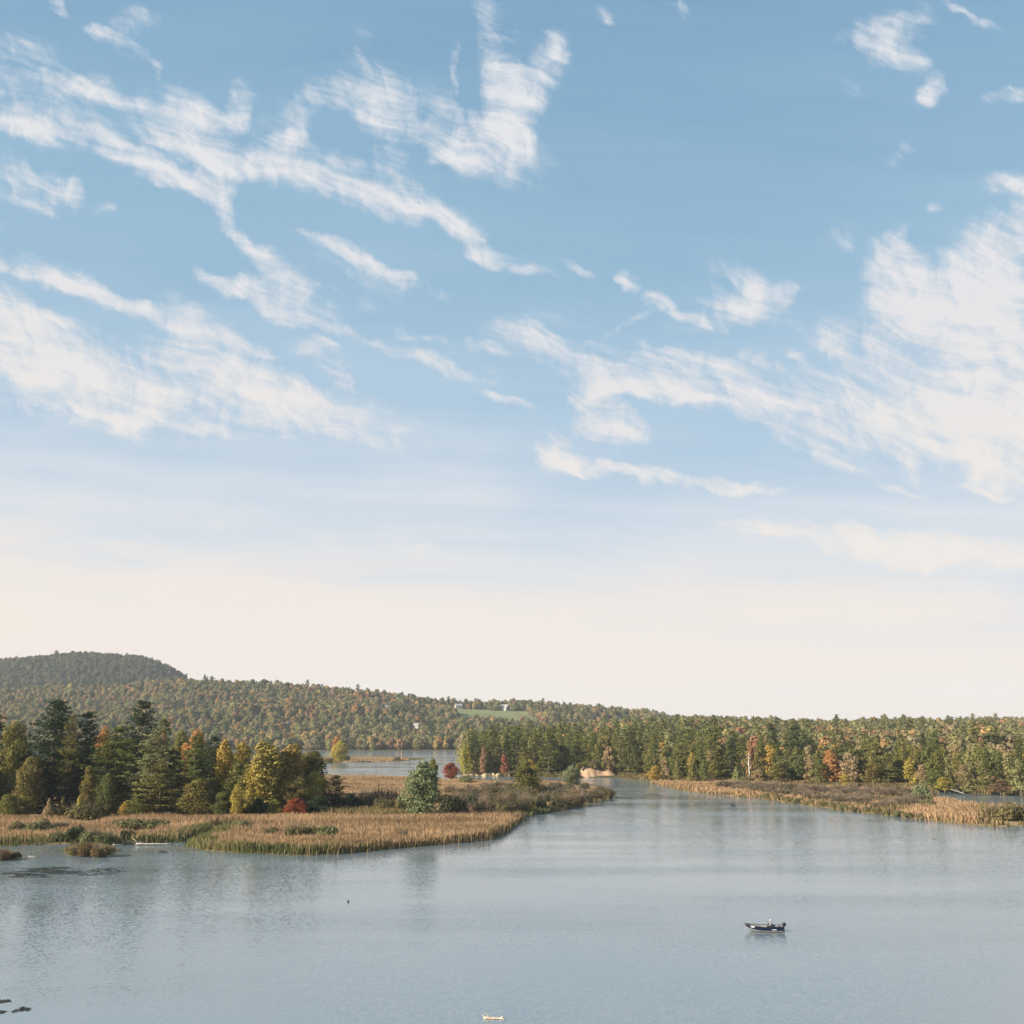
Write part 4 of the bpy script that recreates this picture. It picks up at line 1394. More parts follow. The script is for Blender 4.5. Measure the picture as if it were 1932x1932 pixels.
M_ROCK = simple_mat('tan_rock', (0.30, 0.235, 0.14), 0.85, 0, 0.4, 0.6)
rocks = [(879, 16, 4), (893, 19, 7), (903, 10, 4), (913, 19, 10), (922, 11, 7), (931, 15, 11), (943, 20, 9), (952, 11, 6), (961, 16, 10), (969, 12, 6), (1027, 17, 8), (1041, 12, 5), (1054, 18, 8)]
for i, (u, w, h) in enumerate(rocks):
    p = gp(u, 1464.5)
    k = p.y / F
    o = link('boulder', blob_rock(i + 3, w * k * 0.55, 2.2, h * k * 0.62))
    o.location = (p.x, p.y + [0, 1.5, -1, .6][i % 4], 0.3)
    o.rotation_euler = (0.1 * (i % 3), 0.12 * ((i * 2) % 3 - 1), i * 0.7)
    where = 'left of the orange capped round tree' if u < 1000 else 'right of the orange capped round tree'
    m = [r for r in rocks if (r[0] < 1000) == (u < 1000)]
    j = [r[0] for r in m].index(u)
    props(o, '%s pale tan boulder from the left, of those %s' % (['first', 'second', 'third', 'fourth', 'fifth', 'sixth', 'seventh', 'eighth', 'ninth', 'tenth'][j], where), 'boulder', 'boulders at the foot of the far wood')


# ------------------------------------------------------------------ shrubs
SHR = []


def shrub(kind, u, vb, vt, w, col, label, group, z0=0.35, name='shrub'):
    p = gp(u, vb, z0)
    H = max(0.8, zat(vt, p.y) - z0)
    W = w * p.y / F
    lst = SHRUBS[kind]
    cm, sm, h0, w0 = lst[int(rng.integers(len(lst)))]
    e = empty(name, (p.x, p.y, z0 - 0.1), label, 'shrub', group, rng.random() * 6.283)
    e.scale = (W / w0, W / w0 * 0.9, H / h0)
    c = link('crown', cm, e)
    j = 1 + rng.normal(size=3) * 0.035
    c.color = (col[0] * j[0], col[1] * j[1], col[2] * j[2], 1)
    link('stems', sm, e)
    if group is None:
        SHR.append((p.x, p.y, W))
    return e


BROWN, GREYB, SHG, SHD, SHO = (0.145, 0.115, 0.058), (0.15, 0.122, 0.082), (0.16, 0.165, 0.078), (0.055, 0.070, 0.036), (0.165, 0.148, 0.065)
NEAR = [
 ('twiggy', 165, 1549, 1514, 72, (0.14, 0.12, 0.05), 'brownish olive shrub mass under the green pine at the grove edge'),
 ('leafy', 258, 1566, 1541, 74, SHG, 'wide green shrub standing in the reeds before the salmon topped tree'),
 ('twiggy', 353, 1548, 1536, 28, BROWN, 'small brown shrub at the back of the reeds'),
 ('leafy', 462, 1569, 1546, 32, SHG, 'grey green shrub alone in the reeds below the golden trees'),
 ('leafy', 77, 1571, 1546, 50, SHG, 'silvery green shrub in the left reeds'),
 ('leafy', 143, 1588, 1556, 36, SHD, 'dark green shrub at the left waterline'),
 ('leafy', 172, 1591, 1562, 40, SHG, 'green shrub right of the dark waterline shrub'),
 ('twiggy', 196, 1592, 1566, 34, SHG, 'loose green shrub at the edge of the left cove'),
 ('twiggy', 558, 1583, 1553, 50, SHO, 'rounded olive brown shrub in the front reeds'),
 ('leafy', 590, 1582, 1556, 40, SHO, 'olive shrub between two larger shrubs in the front reeds'),
 ('leafy', 616, 1584, 1554, 42, SHG, 'dark green shrub in the front reeds, rightmost of three'),
 ('leafy', 512, 1579, 1559, 32, SHO, 'faint yellow olive shrub in the front reeds'),
 ('twiggy', 160, 1612, 1590, 40, (0.17, 0.125, 0.05), 'tawny shrub on the small weedy mound'),
 ('twiggy', 188, 1613, 1592, 42, (0.15, 0.11, 0.05), 'brown shrub on the right half of the weedy mound'),
 ('twiggy', 138, 1611, 1597, 24, (0.18, 0.15, 0.06), 'low yellowish shrub on the left end of the weedy mound'),
 ('twiggy', 4, 1620, 1602, 30, (0.15, 0.09, 0.055), 'reddish shrub on the mud bank at the left edge'),
 ('leafy', 30, 1617, 1607, 26, SHD, 'low dark weed clump on the mud bank'),
 ('leafy', 32, 1572, 1551, 44, SHO, 'olive shrub in the reeds close to the left edge'),
 ('twiggy', 112, 1569, 1550, 40, BROWN, 'brown shrub between the two left reed shrubs'),
 ('leafy', 300, 1562, 1544, 40, SHG, 'green shrub right behind the wide green reed shrub'),
 ('leafy', 222, 1563, 1544, 36, SHO, 'olive shrub left of the wide green reed shrub'),
 ('twiggy', 405, 1563, 1547, 30, BROWN, 'low brown shrub at the head of the narrow inlet'),
 ('leafy', 105, 1587, 1566, 34, SHG, 'green shrub over the green reeds at far left'),
 ('leafy', 240, 1583, 1564, 36, SHD, 'dark shrub above the long fallen log'),
 ('twiggy', 760, 1583, 1566, 26, BROWN, 'small brown shrub alone in the right half of the front reeds'),
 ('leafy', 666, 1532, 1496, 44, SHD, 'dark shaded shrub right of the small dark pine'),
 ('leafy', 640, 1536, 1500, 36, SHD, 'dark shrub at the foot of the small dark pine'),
 ('tw' + 'iggy', 690, 1524, 1489, 28, OLIVE, 'yellow green shrub left of the brown thicket'),
 ('twiggy', 712, 1533, 1490, 46, BROWN, 'tall brown shrub left of the silvery green tree'),
 ('twiggy', 738, 1531, 1491, 46, BROWN, 'tall brown shrub close beside the silvery green tree'),
 ('twiggy', 726, 1538, 1500, 40, SHO, 'olive shrub before the tall brown shrubs'),
 ('leafy', 756, 1539, 1502, 30, SHO, 'olive shrub at the left foot of the silvery green tree'),
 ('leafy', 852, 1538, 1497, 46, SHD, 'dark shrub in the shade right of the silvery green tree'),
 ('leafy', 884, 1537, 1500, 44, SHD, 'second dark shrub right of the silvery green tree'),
 ('leafy', 1905, 1548, 1516, 54, SHO, 'rounded olive shrub at the right end of the marsh'),
 ('twiggy', 1880, 1546, 1518, 40, BROWN, 'brown shrub left of the rounded right end shrub'),
 ('leafy', 1921, 1547, 1520, 36, SHD, 'dark green shrub at the right picture edge on the marsh'),
 ('leafy', 1741, 1512, 1478, 40, SILVER, 'pale silvery bush at the end of the marsh shrubs'),
 ('leafy', 1722, 1519, 1503, 26, SHG, 'low pale green bush below the pale silvery bush'),
 ('leafy', 1752, 1522, 1507, 34, SHG, 'low green bush near the back channel mouth'),
 ('leafy', 646, 1434.5, 1424, 30, SHD, 'dark shrub at the foot of the yellow islet tree'),
 ('twiggy', 622, 1438, 1428, 22, OLIVE, 'low olive shrub left of the yellow islet tree'),
 ('twiggy', 749, 1435, 1427, 14, TAN, 'tiny tan shrub by the snag on the islet'),
 ('leafy', 881, 1479, 1462, 30, SHG, 'grey green bush before the boulders'),
 ('leafy', 1008, 1531, 1518, 12, GOLD, 'tiny orange shrub at the thicket edge'),
]
for (k, u, vb, vt, w, c, lab) in NEAR:
    shrub(k, u, vb, vt - 0.22 * (vb - vt), w * 1.2, c, lab, None)


def thicket(spots, cols, marks, what, group):
    """shrubs too alike to tell apart but by what they stand beside"""
    rows = []
    for (u, vb, vt, w) in spots:
        c, cn, kd = cols[int(rng.integers(len(cols)))]
        m = min(marks, key=lambda L: abs(L[0] - u))
        rows.append([u, vb, vt, w, c, cn, kd, m[1], 'left' if u < m[0] else 'right', abs(u - m[0])])
    for r in rows:
        peers = sorted(q[9] for q in rows if q[5] == r[5] and q[7] == r[7] and q[8] == r[8])
        i = peers.index(r[9])
        shrub(r[6], r[0], r[1], r[2], r[3], r[4], '%s %s shrub on the %s of %s, %s' % (ORD[min(i, 9)], r[5], r[8], r[7], what), group)


sp_ = []
for (ra, rb, v0a, v0b, h) in [(898, 1005, 1537, 1536, 30), (920, 1080, 1527, 1524, 28), (850, 1125, 1516, 1512, 26), (860, 1140, 1505, 1503, 22), (900, 1120, 1495, 1494, 18), (1020, 1100, 1529, 1517, 26), (845, 1010, 1531, 1531, 30), (835, 960, 1522, 1521, 26), (850, 1060, 1500, 1499, 20), (1010, 1142, 1511, 1507, 24), (920, 1090, 1488, 1487, 14)]:
    u = ra
    while u < rb:
        t = (u - ra) / (rb - ra)
        vb = v0a + (v0b - v0a) * t + rng.normal() * 2
        lim = np.interp(u, [833, 988, 1047, 1099, 1147], [1545, 1536, 1528, 1517, 1504])
        vb = min(vb, lim - 1)
        sp_.append((u + rng.normal() * 3, vb, vb - h * rng.uniform(0.8, 1.25) * (1.25 if u < 1010 and v0a > 1530 else 1), 34 * rng.uniform(0.85, 1.2)))
        u += 21 * rng.uniform(0.8, 1.25)
thicket(sp_, [(BROWN, 'brown', 'twiggy'), (BROWN, 'brown', 'twiggy'), (SHO, 'olive', 'twiggy'), ((0.10, 0.095, 0.05), 'dull green', 'leafy')],
        [(800, 'the silvery green tree'), (880, 'the boulders'), (950, 'the small red tree'), (993, 'the orange capped tree'), (1079, 'the pale silvery tree'), (1146, 'the peninsula tip')],
        'peninsula thicket', 'shrubs of the peninsula thicket')
sp_ = []
for (ra, rb, d, h) in [(1385, 1748, -3, 17), (1400, 1752, 6, 18), (1372, 1735, 15, 18), (1385, 1700, 22, 17), (1440, 1752, 1, 18), (1400, 1745, 11, 18), (1420, 1720, 18, 18)]:
    u = ra
    while u < rb:
        lim = np.interp(u, [1339, 1431, 1533, 1589, 1673, 1757], [1498, 1506, 1520, 1528, 1537, 1548])
        top = np.interp(u, [1339, 1431, 1533, 1673, 1757], [1482, 1484, 1487, 1490, 1494])
        t = (d + 3) / 26
        vb = top + 6 + (lim - 9 - top - 6) * t + rng.normal() * 1.2
        sp_.append((u + rng.normal() * 4, vb, vb - h * rng.uniform(0.75, 1.25), 34 * rng.uniform(0.85, 1.25)))
        u += 27 * rng.uniform(0.8, 1.25)
thicket(sp_, [(GREYB, 'grey brown', 'twiggy'), (GREYB, 'grey brown', 'twiggy'), ((0.13, 0.115, 0.065), 'dull olive', 'twiggy')],
        [(1353, 'the tallest pine'), (1418, 'the white trunked birch'), (1480, 'the tall dark pines'), (1569, 'the orange gold tree'), (1650, 'the olive tree midway'), (1721, 'the yellow gold tree')],
        'marsh strip', 'shrubs of the marsh strip')
# pale grassy shrubs along the waterline of the right marsh
k = 0
for u in range(1445, 1760, 21):
    lim = float(np.interp(u, [1431, 1533, 1589, 1673, 1757], [1506, 1520, 1528.6, 1538, 1548.5]))
    m = min([(1461, 'the tall dark pine'), (1569, 'the orange gold tree'), (1650, 'the midway olive tree'), (1721, 'the yellow gold tree')], key=lambda L: abs(L[0] - u))
    us = sorted([x for x in range(1445, 1760, 21) if min([1461, 1569, 1650, 1721], key=lambda q: abs(q - x)) == m[0]])
    shrub('leafy', u + rng.normal() * 2, lim - 2.5, lim - 12 - 4 * rng.random(), 26, [SHG, SHO, (0.17, 0.15, 0.07)][k % 3],
          '%s low waterline bush from the left, below %s' % (['first', 'second', 'third', 'fourth', 'fifth', 'sixth', 'seventh'][us.index(u)], m[1]), 'low bushes along the marsh waterline')
    k += 1


for i, (u, vt, w) in enumerate([(1094, 1446, 18), (1106, 1441, 20), (1118, 1440, 18), (1130, 1439, 20), (1143, 1441, 20), (1156, 1443, 22), (1168, 1447, 22)]):
    p = gp(u, 1468)
    y = p.y + 13 + (i % 2) * 2
    e = shrub('leafy', u, 1461.5, vt, w * 1.2, [OLIVE, GREEN, SHO, GREEN, OLIVE, SHO, GREEN][i], '%s shrub from the left along the brow of the sandy bank' % ['first', 'second', 'third', 'fourth', 'fifth', 'sixth', 'seventh'][i],
              'shrubs along the brow of the sandy bank', 4.6)
    e.location = ((u - 966) / F * y * CT, y, 5.2)

# ------------------------------------------------------------------ reeds
def reed_mat(name, lo, mid, hi, patch=0.06):
    m, nt, out = mat_new(name)
    g = nd(nt, 'ShaderNodeNewGeometry')
    tc = nd(nt, 'ShaderNodeTexCoord')
    mp = nd(nt, 'ShaderNodeMapping')
    mp.inputs['Scale'].default_value = (0.35, 1, 0.05)
    nt.links.new(tc.outputs['Object'], mp.inputs[0])
    n = nd(nt, 'ShaderNodeTexNoise')
    n.inputs['Scale'].default_value = patch
    n.inputs['Detail'].default_value = 5
    nt.links.new(mp.outputs[0], n.inputs['Vector'])
    f = mth(nt, 'ADD', mth(nt, 'MULTIPLY', g.outputs['Random Per Island'], 0.45), mth(nt, 'MULTIPLY_ADD', n.outputs['Fac'], 2.1, -0.78))
    col = ramp(nt, f, [(0.1, lo), (0.5, mid), (0.9, hi)])
    d = nd(nt, 'ShaderNodeBsdfDiffuse')
    t = nd(nt, 'ShaderNodeBsdfTranslucent')
    nt.links.new(col, d.inputs[0])
    nt.links.new(col, t.inputs[0])
    mx = nd(nt, 'ShaderNodeMixShader')
    mx.inputs[0].default_value = 0.42
    nt.links.new(d.outputs[0], mx.inputs[1])
    nt.links.new(t.outputs[0], mx.inputs[2])
    nt.links.new(mx.outputs[0], out.inputs['Surface'])
    return m


M_REED = reed_mat('tan_reeds', (0.22, 0.155, 0.085), (0.36, 0.245, 0.142), (0.45, 0.315, 0.185))
M_REEDG = reed_mat('green_reeds', (0.085, 0.10, 0.04), (0.14, 0.15, 0.06), (0.26, 0.22, 0.10), 0.1)
M_REEDO = reed_mat('orange_reeds', (0.27, 0.185, 0.10), (0.39, 0.26, 0.15), (0.47, 0.32, 0.19), 0.05)
M_REEDB = reed_mat('brown_reeds', (0.12, 0.11, 0.05), (0.20, 0.165, 0.075), (0.30, 0.22, 0.115), 0.08)


def scatter(poly, dens):
    a = np.array(poly)
    x0, y0 = a.min(0)
    x1, y1 = a.max(0)
    n = int((x1 - x0) * (y1 - y0) * dens)
    P = np.column_stack([rng.uniform(x0, x1, n), rng.uniform(y0, y1, n)])
    return P[in_poly(P, poly)]


def blades(P, h, w, lean=0.22, zf=None):
    """three sided leaves bent once: two faces each"""
    n = len(P)
    H = h * rng.uniform(0.7, 1.2, n) * (0.55 + 0.45 * fbm(P[:, 0] / 6, P[:, 1] / 6, 2) + 0.45 * fbm(P[:, 0] / 22, P[:, 1] / 16, 2))
    a = rng.random(n) * 6.283
    l = rng.normal(size=n) * lean * H
    dx, dy = np.cos(a), np.sin(a)
    la = rng.random(n) * 6.283
    z = np.zeros(n) if zf is None else zf(P)
    base = np.column_stack([P, z - 0.05])
    side = np.column_stack([dx, dy, np.zeros(n)]) * w * rng.uniform(0.6, 1.3, n)[:, None]
    ln = np.column_stack([np.cos(la) * l, np.sin(la) * l, np.zeros(n)])
    mid = base + ln * 0.4 + np.array([0, 0, 1]) * (H * 0.62)[:, None]
    tip = base + ln + np.array([0, 0, 1]) * H[:, None]
    V = np.stack([base - side * .4, base + side * .4, mid + side * .55, tip, mid - side * .55], 1).reshape(-1, 3)
    I = np.arange(n)[:, None] * 5
    q = np.concatenate([I + 0, I + 1, I + 2, I + 3, I + 4], 1)
    return V, q


def reed_obj(name, P, h, w, mat, label, zf=None, lean=0.2):
    if name in ('reeds', 'green_reeds', 'orange_reeds', 'brown_reeds'):
        for (sx, sy, sw) in SHR:
            d = np.array([sx, sy]) / math.hypot(sx, sy)
            q = P - np.array([sx, sy]) + d * sw * 0.55
            al, ac = q @ d, q @ np.array([-d[1], d[0]])
            P = P[(al / (sw * 0.95)) ** 2 + (ac / (sw * 0.42)) ** 2 > 1]
    P = P + rng.normal(size=P.shape) * 0.5
    thin = vnoise(P[:, 0] / 7 + 40, P[:, 1] / 5 + 40)
    P = P[rng.random(len(P)) > 0.55 * sstep(0.55, 0.85, thin)]
    V, q = blades(P, h, w, lean, zf)
    return props(link(name, mesh_np(name, V, 5, q, mat)), label, 'reeds', kind='stuff')


def pz(P):
    return pen_h(P, sdist(P, PEN)).clip(-0.4, 1)


def keep_inside(P, poly, m=0.0):
    return P[sdist(P, poly) > m]


# front reeds of the peninsula
FR = px_poly([(-80, 1598), (0, 1597), (85, 1594), (122, 1592), (219, 1594), (333, 1589), (380, 1577), (436, 1564), (400, 1580), (352, 1594), (387, 1604), (430, 1608), (498, 1611),
              (560, 1614), (632, 1612), (700, 1605), (789, 1597), (859, 1591), (918, 1584), (954, 1570), (973, 1554), (986, 1543), (900, 1541), (810, 1548), (700, 1552), (620, 1549), (400, 1549), (130, 1553), (-80, 1553)])
P = scatter(FR, 8.5)
u = u_of(P[:, 0], P[:, 1])
s = edge_dist(P, PEN)
front_green = (s < 3.0 + 3.5 * vnoise(P[:, 0] / 5, P[:, 1] / 5)) & (((u > 335) & (u < 690)) | (u < 400)) & (rng.random(len(P)) < np.interp(u, [-80, 110, 130, 330, 380, 540, 680], [.9, .9, .55, .75, .95, .92, .3]))
reed_obj('reeds', P[~front_green], 2.25, 0.17, M_REED, 'tan reed bed along the front of the left peninsula', pz)
reed_obj('green_reeds', P[front_green], 2.1, 0.2, M_REEDG, 'green reeds fringing the water of the left peninsula', pz)
# mixed darker fringe right at the water on the right half
P = scatter(FR, 3.0)
s = edge_dist(P, PEN)
u = u_of(P[:, 0], P[:, 1])
P = P[(s < 1.8) & (u > 560)]
reed_obj('brown_reeds', P, 2.2, 0.2, M_REEDB, 'brown green reed fringe at the waterline of the peninsula tip', pz)
# taller dull row behind the front reeds
P = scatter(px_poly([(560, 1546), (625, 1548), (700, 1551), (790, 1549), (815, 1546), (800, 1541), (620, 1540), (560, 1540)]), 7)
reed_obj('tall_reeds', P, 2.6, 0.22, M_REEDB, 'row of tall dull reeds before the silvery green tree', pz)
# meadow at the back of the peninsula
BK = px_poly([(420, 1541), (440, 1500), (470, 1453), (540, 1454), (600, 1465), (640, 1467), (700, 1466), (760, 1469), (845, 1474), (874, 1473), (900, 1477), (965, 1479), (1030, 1477), (1085, 1480), (1125, 1490), (1143, 1498),
              (1140, 1506), (1099, 1518), (1047, 1529), (990, 1536), (840, 1541)])
P = scatter(BK, 3.0)
reed_obj('meadow_reeds', P, 1.3, 0.34, M_REED, 'tan meadow of reeds between the grove and the far lake', pz)
# dark fringe by the thicket
P = scatter(px_poly([(985, 1541), (1000, 1539), (1047, 1531), (1048, 1526), (985, 1533)]), 5)
reed_obj('green_reeds', P, 1.8, 0.25, M_REEDG, 'green reeds at the water before the peninsula thicket', pz)


def mz(P):
    return pen_h(P, sdist(P, MARSH)).clip(-0.4, 1)


P = scatter(MARSH, 1.9)
u = u_of(P[:, 0], P[:, 1])
P = P[(u < 2150)]
u = u_of(P[:, 0], P[:, 1])
s = edge_dist(P, MARSH)
green = (((u > 1440) & (u < 1720) & (vnoise(P[:, 0] / 9, P[:, 1] / 9) > 0.42)) | (u > 1845)) & (rng.random(len(P)) < .85)
reed_obj('orange_reeds', P[~green], 1.9, 0.36, M_REEDO, 'orange tan reed bed along the right marsh', mz)
reed_obj('brown_reeds', P[green], 1.7, 0.36, M_REEDB, 'dull olive reeds mixed along the right marsh', mz)
P = scatter(ISLET, 0.8)
reed_obj('reeds', P[u_of(P[:, 0], P[:, 1]) < 770], 1.4, 0.8, M_REED, 'tan reeds on the thin far islet')
P = scatter(ISLET, 0.8)
reed_obj('green_reeds', P[u_of(P[:, 0], P[:, 1]) > 735], 0.8, 0.8, M_REEDG, 'low green reeds at the tip of the far islet')
P = scatter(MOUND, 14)
reed_obj('mound_grass', P, 0.9, 0.13, M_REEDB, 'tawny grass covering the small weedy mound', lambda Q: pen_h(Q, sdist(Q, MOUND)).clip(-.3, 1))
P = scatter(CLUMP, 10)
reed_obj('mud_bank_grass', P, 0.6, 0.13, M_REEDB, 'low weeds on the mud bank at the left edge', lambda Q: pen_h(Q, sdist(Q, CLUMP)).clip(-.3, 1))

# ragged fringe along the waterlines
def fringe(name, poly, keep, dens, jit, h, w, mat, label, zf):
    a = np.array(poly)
    b = np.roll(a, -1, 0)
    out = []
    for p0, p1 in zip(a, b):
        n = int(np.hypot(*(p1 - p0)) * dens)
        out.append(p0 + rng.random((n, 1)) * (p1 - p0) + rng.normal(size=(n, 2)) * jit)
    P = np.concatenate(out)
    u = u_of(P[:, 0], P[:, 1])
    P = P[(u > keep[0]) & (u < keep[1])]
    P = P[rng.random(len(P)) < sstep(0.18, 0.55, vnoise(P[:, 0] / 2.5, P[:, 1] / 2.5))]
    reed_obj(name, P, h, w, mat, label, zf)


fringe('reed_fringe', PEN, (-90, 600), 9, 0.9, 1.5, 0.16, M_REEDG, 'ragged green fringe along the water of the left peninsula', pz)
fringe('reed_fringe', PEN, (600, 1150), 9, 0.9, 1.5, 0.16, M_REEDB, 'ragged brown green fringe along the water of the peninsula tip', pz)
fringe('reed_fringe', MARSH, (1225, 2150), 6, 1.3, 1.2, 0.30, M_REEDB, 'ragged olive fringe along the water of the right marsh', mz)
fringe('reed_fringe', MOUND, (0, 400), 14, 0.5, 0.8, 0.12, M_REEDB, 'ragged weeds round the small mound', lambda Q: pen_h(Q, sdist(Q, MOUND)).clip(-.3, 1))

# grass and low scrub under the right wood edge
shl = np.array([(u_, float(np.interp(u_, SH_U, SH_D))) for u_ in np.arange(872, 1960, 1.0)])
uu = rng.uniform(872, 1960, 14000)
uu = uu[(uu < 1093) | (uu > 1168)]
yy = np.interp(uu, SH_U, SH_D) + rng.uniform(0.5, 16, len(uu))
P = np.column_stack([(uu - 966) * CT / F * yy, yy])
reed_obj('undergrowth', P, 2.0, 0.55, M_REEDB, 'scrubby undergrowth along the foot of the far wood', lambda Q: right_z(Q[:, 0], Q[:, 1]).clip(0, 9), 0.4)

# ------------------------------------------------------------------ floating weeds
M_WEED = simple_mat('water_weed', (0.024, 0.028, 0.017), 0.7, 0, 0.35, 0.5)
M_WEEDB = simple_mat('brown_weed', (0.12, 0.095, 0.055), 0.7, 0, 0.3, 0.5)


def weed_mat_obj(name, u0, u1, v0, v1, dens, mat, label, seed):
    """leaf pads afloat in a torn, streaky patch"""
    a, b = gp(u0, v0), gp(u1, v1)
    cu, cv = (u0 + u1) / 2, (v0 + v1) / 2
    r = np.random.default_rng(seed)
    c = gp(cu, cv)
    hx, hy = (gp(u1, cv).x - gp(u0, cv).x) / 2, abs(gp(cu, v0).y - gp(cu, v1).y) / 2
    n = int(hx * hy * 4 * dens)
    P = r.uniform(-1, 1, (n, 2))
    d = np.hypot(*P.T)
    k = d + 0.9 * (fbm(P[:, 0] * 2.2 + seed, P[:, 1] * 5 + seed, 3) - 0.5) < 0.72
    k &= vnoise(P[:, 0] * 3 + seed, P[:, 1] * 9 + seed * 2) > 0.36
    P = P[k]
    n = len(P)
    C = np.column_stack([c.x + P[:, 0] * hx, c.y + P[:, 1] * hy, 0.02 + 0.03 * r.random(n)])
    N = np.array([[0, 0, 1.0]]) + 0.12 * r.normal(size=(n, 3))
    V = quads(C, N, r.uniform(0.15, 0.42, n), 0.9)
    return props(link(name, leaf_mesh(name, V, mat)), label, 'water weeds', kind='stuff')


weed_mat_obj('weed_mat', 12, 160, 1630, 1660, 24, M_WEED, 'dark mat of floating weeds in the left shallows', 3)
weed_mat_obj('weed_mat', 140, 240, 1635, 1655, 12, M_WEED, 'thin streaks of floating weed right of the dark mat', 5)
weed_mat_obj('weed_mat', 230, 400, 1595, 1612, 6, M_WEEDB, 'brown weedy shallows before the left cove', 8)
weed_mat_obj('weed_mat', 60, 130, 1600, 1612, 7, M_WEEDB, 'brown weeds along the left shore by the mound', 9)
weed_mat_obj('weed_mat', 1045, 1105, 1530.5, 1535.5, 9, M_WEEDB, 'brown floating weeds off the peninsula thicket', 11)
weed_mat_obj('weed_mat', 1145, 1262, 1494, 1505, 9, M_WEEDB, 'long pointed bed of brown weeds off the peninsula tip', 12)
weed_mat_obj('weed_mat', 1130, 1225, 1515, 1519, 9, M_WEEDB, 'thin streak of brown weeds before the peninsula tip', 13)
weed_mat_obj('weed_mat', 24, 60, 1898, 1912, 60, M_WEED, 'small dark weed raft near the lower left corner', 14)
weed_mat_obj('weed_mat', -22, 22, 1885, 1894, 60, M_WEED, 'dark weed streak at the left edge, near the bottom', 15)
weed_mat_obj('weed_mat', -30, 16, 1905, 1915, 60, M_WEED, 'lowest dark weed streak at the left edge', 16)
weed_mat_obj('weed_mat', 787, 800, 1448, 1450, 3, M_WEED, 'small dark weed patch on the far lake', 17)


# ------------------------------------------------------------------ driftwood
def tapered(pts, radii, seg=8):
    mb = MB()
    mb.tube(pts, radii, seg)
    return mb


def driftwood(p, rz, L, r, label, branches, mat=M_DEAD, name='driftwood_log', up=0.0, group=None):
    e = empty(name, (p.x, p.y, p.z), label, 'log', group, rz)
    k = 7
    pts = [(-L / 2 + L * i / k, 0.04 * L * math.sin(i * 1.3) * .3, up * i / k + 0.02 * L * math.sin(i * 2.1) * .3) for i in range(k + 1)]
    tapered(pts, [r * (1.15 - 0.6 * i / k) for i in range(k + 1)]).build('trunk', mat, e, True)
    for (t, dx, dy, dz, rr) in branches:
        b = Vector((-L / 2 + L * t, 0, up * t))
        q = b + Vector((dx, dy, dz))
        tapered([b, (b + q) / 2 + Vector((0.05, 0.03, 0.06)), q], [rr, rr * .75, rr * .3], 6).build('branch', mat, e, True)
    return e


driftwood(gp(930, 1921, 0.08), R(-6), 1.75, 0.11, 'bleached driftwood log afloat at the bottom of the picture',
          [(0.08, -0.28, -.05, 0.22, 0.06), (0.2, 0.22, .1, 0.34, 0.05), (0.2, -0.1, 0.02, 0.42, .05), (0.85, 0.5, -.3, -.05, 0.09), (0.9, 0.35, 0.1, 0.16, .07), (.45, .15, .2, .12, .05)],
          simple_mat('bleached_wood', (0.44, 0.36, 0.27), 0.8, 0, 0.35, 4.0))
p = gp(290, 1592, 0.35)
driftwood(p, R(0), 8.6, 0.15, 'long white fallen log lying in the left cove', [(0.08, -1.6, 0.2, 1.3, 0.11), (0.02, -0.8, -.5, 0.35, 0.10), (.1, .5, .3, .7, .08)])
driftwood(gp(222, 1594, 0.3), R(30), 2.2, 0.15, 'short white stub of wood left of the long fallen log', [(0.3, -.6, .1, .5, .09)])
driftwood(gp(45, 1548, 1.0), R(-14), 4.0, 0.2, 'white bare log at the foot of the left trees', [(0.2, -.9, .2, .4, .1), (.4, .9, -.3, -.2, .1)])
driftwood(gp(80, 1546, 1.2), R(8), 3.2, 0.14, 'thin white log right of the bare log by the left trees', [(.7, .6, .1, .6, .08)])
driftwood(gp(61, 1616, 0.1), R(4), 1.6, 0.14, 'little white chip of wood floating by the mud bank', [(.5, .3, .1, .1, .06)])
driftwood(gp(306, 1607, 0.12), R(3), 1.7, 0.2, 'dark stump floating in the weedy shallows', [(.35, -.1, 0, .45, .13), (.6, .2, 0.1, .25, .1)], simple_mat('wet_wood', (0.03, 0.026, 0.022), .5, 0, .3))
p = gp(1807, 1497, 0.6)
driftwood(p, R(155), 5.5, 0.17, 'pale dead tree fallen at the back channel under the willow', [(0.3, 1.8, .4, 1.8, .10), (.5, 1.5, -.5, .9, .09), (.75, 1.0, .2, 1.2, .07)], M_DEAD, 'dead_tree', 1.6)
# standing snag on the islet
p = gp(757, 1434, 0.3)
e = empty('snag', (p.x, p.y, p.z), 'tan dead snag standing on the far islet', 'snag')
tapered([(0, 0, -.4), (.2, 0, 4), (.1, .2, 9)], [.55, .4, .12], 6).build('trunk', simple_mat('snag_wood', (0.42, 0.30, 0.20), .9, 0, .2), e)
tapered([(.15, 0, 3.2), (1.6, .3, 4.4)], [.2, .06], 5).build('branch', M_DEAD, e)
tapered([(.2, 0, 5), (-1.0, .2, 6.4)], [.18, .05], 5).build('branch', M_DEAD, e)
# bare white trunk of the birch
p = gp(1412, 1478, 0.6)
e = empty('dead_birch', (p.x - 0.5, p.y - 5, 0.5), 'bare white birch trunk before the pinkish tan birch', 'tree')
M_BIRCH = simple_mat('birch_bark', (0.62, 0.57, 0.50), .75, 0, .15)
tapered([(0, 0, -.4), (.15, 0, 5), (0, .1, 10), (.5, 0, 15.5)], [.3, .25, .19, .05], 6).build('trunk', M_BIRCH, e)
for z, dx, dz in ((7, 1.8, 2.6), (9, -1.9, 2.4), (11, 1.5, 2.4), (12.5, -1.2, 2.0)):
    tapered([(.1, 0, z), (dx * .5, .2, z + dz * .6), (dx, .1, z + dz)], [.12, .08, .03], 5).build('branch', M_BIRCH, e)

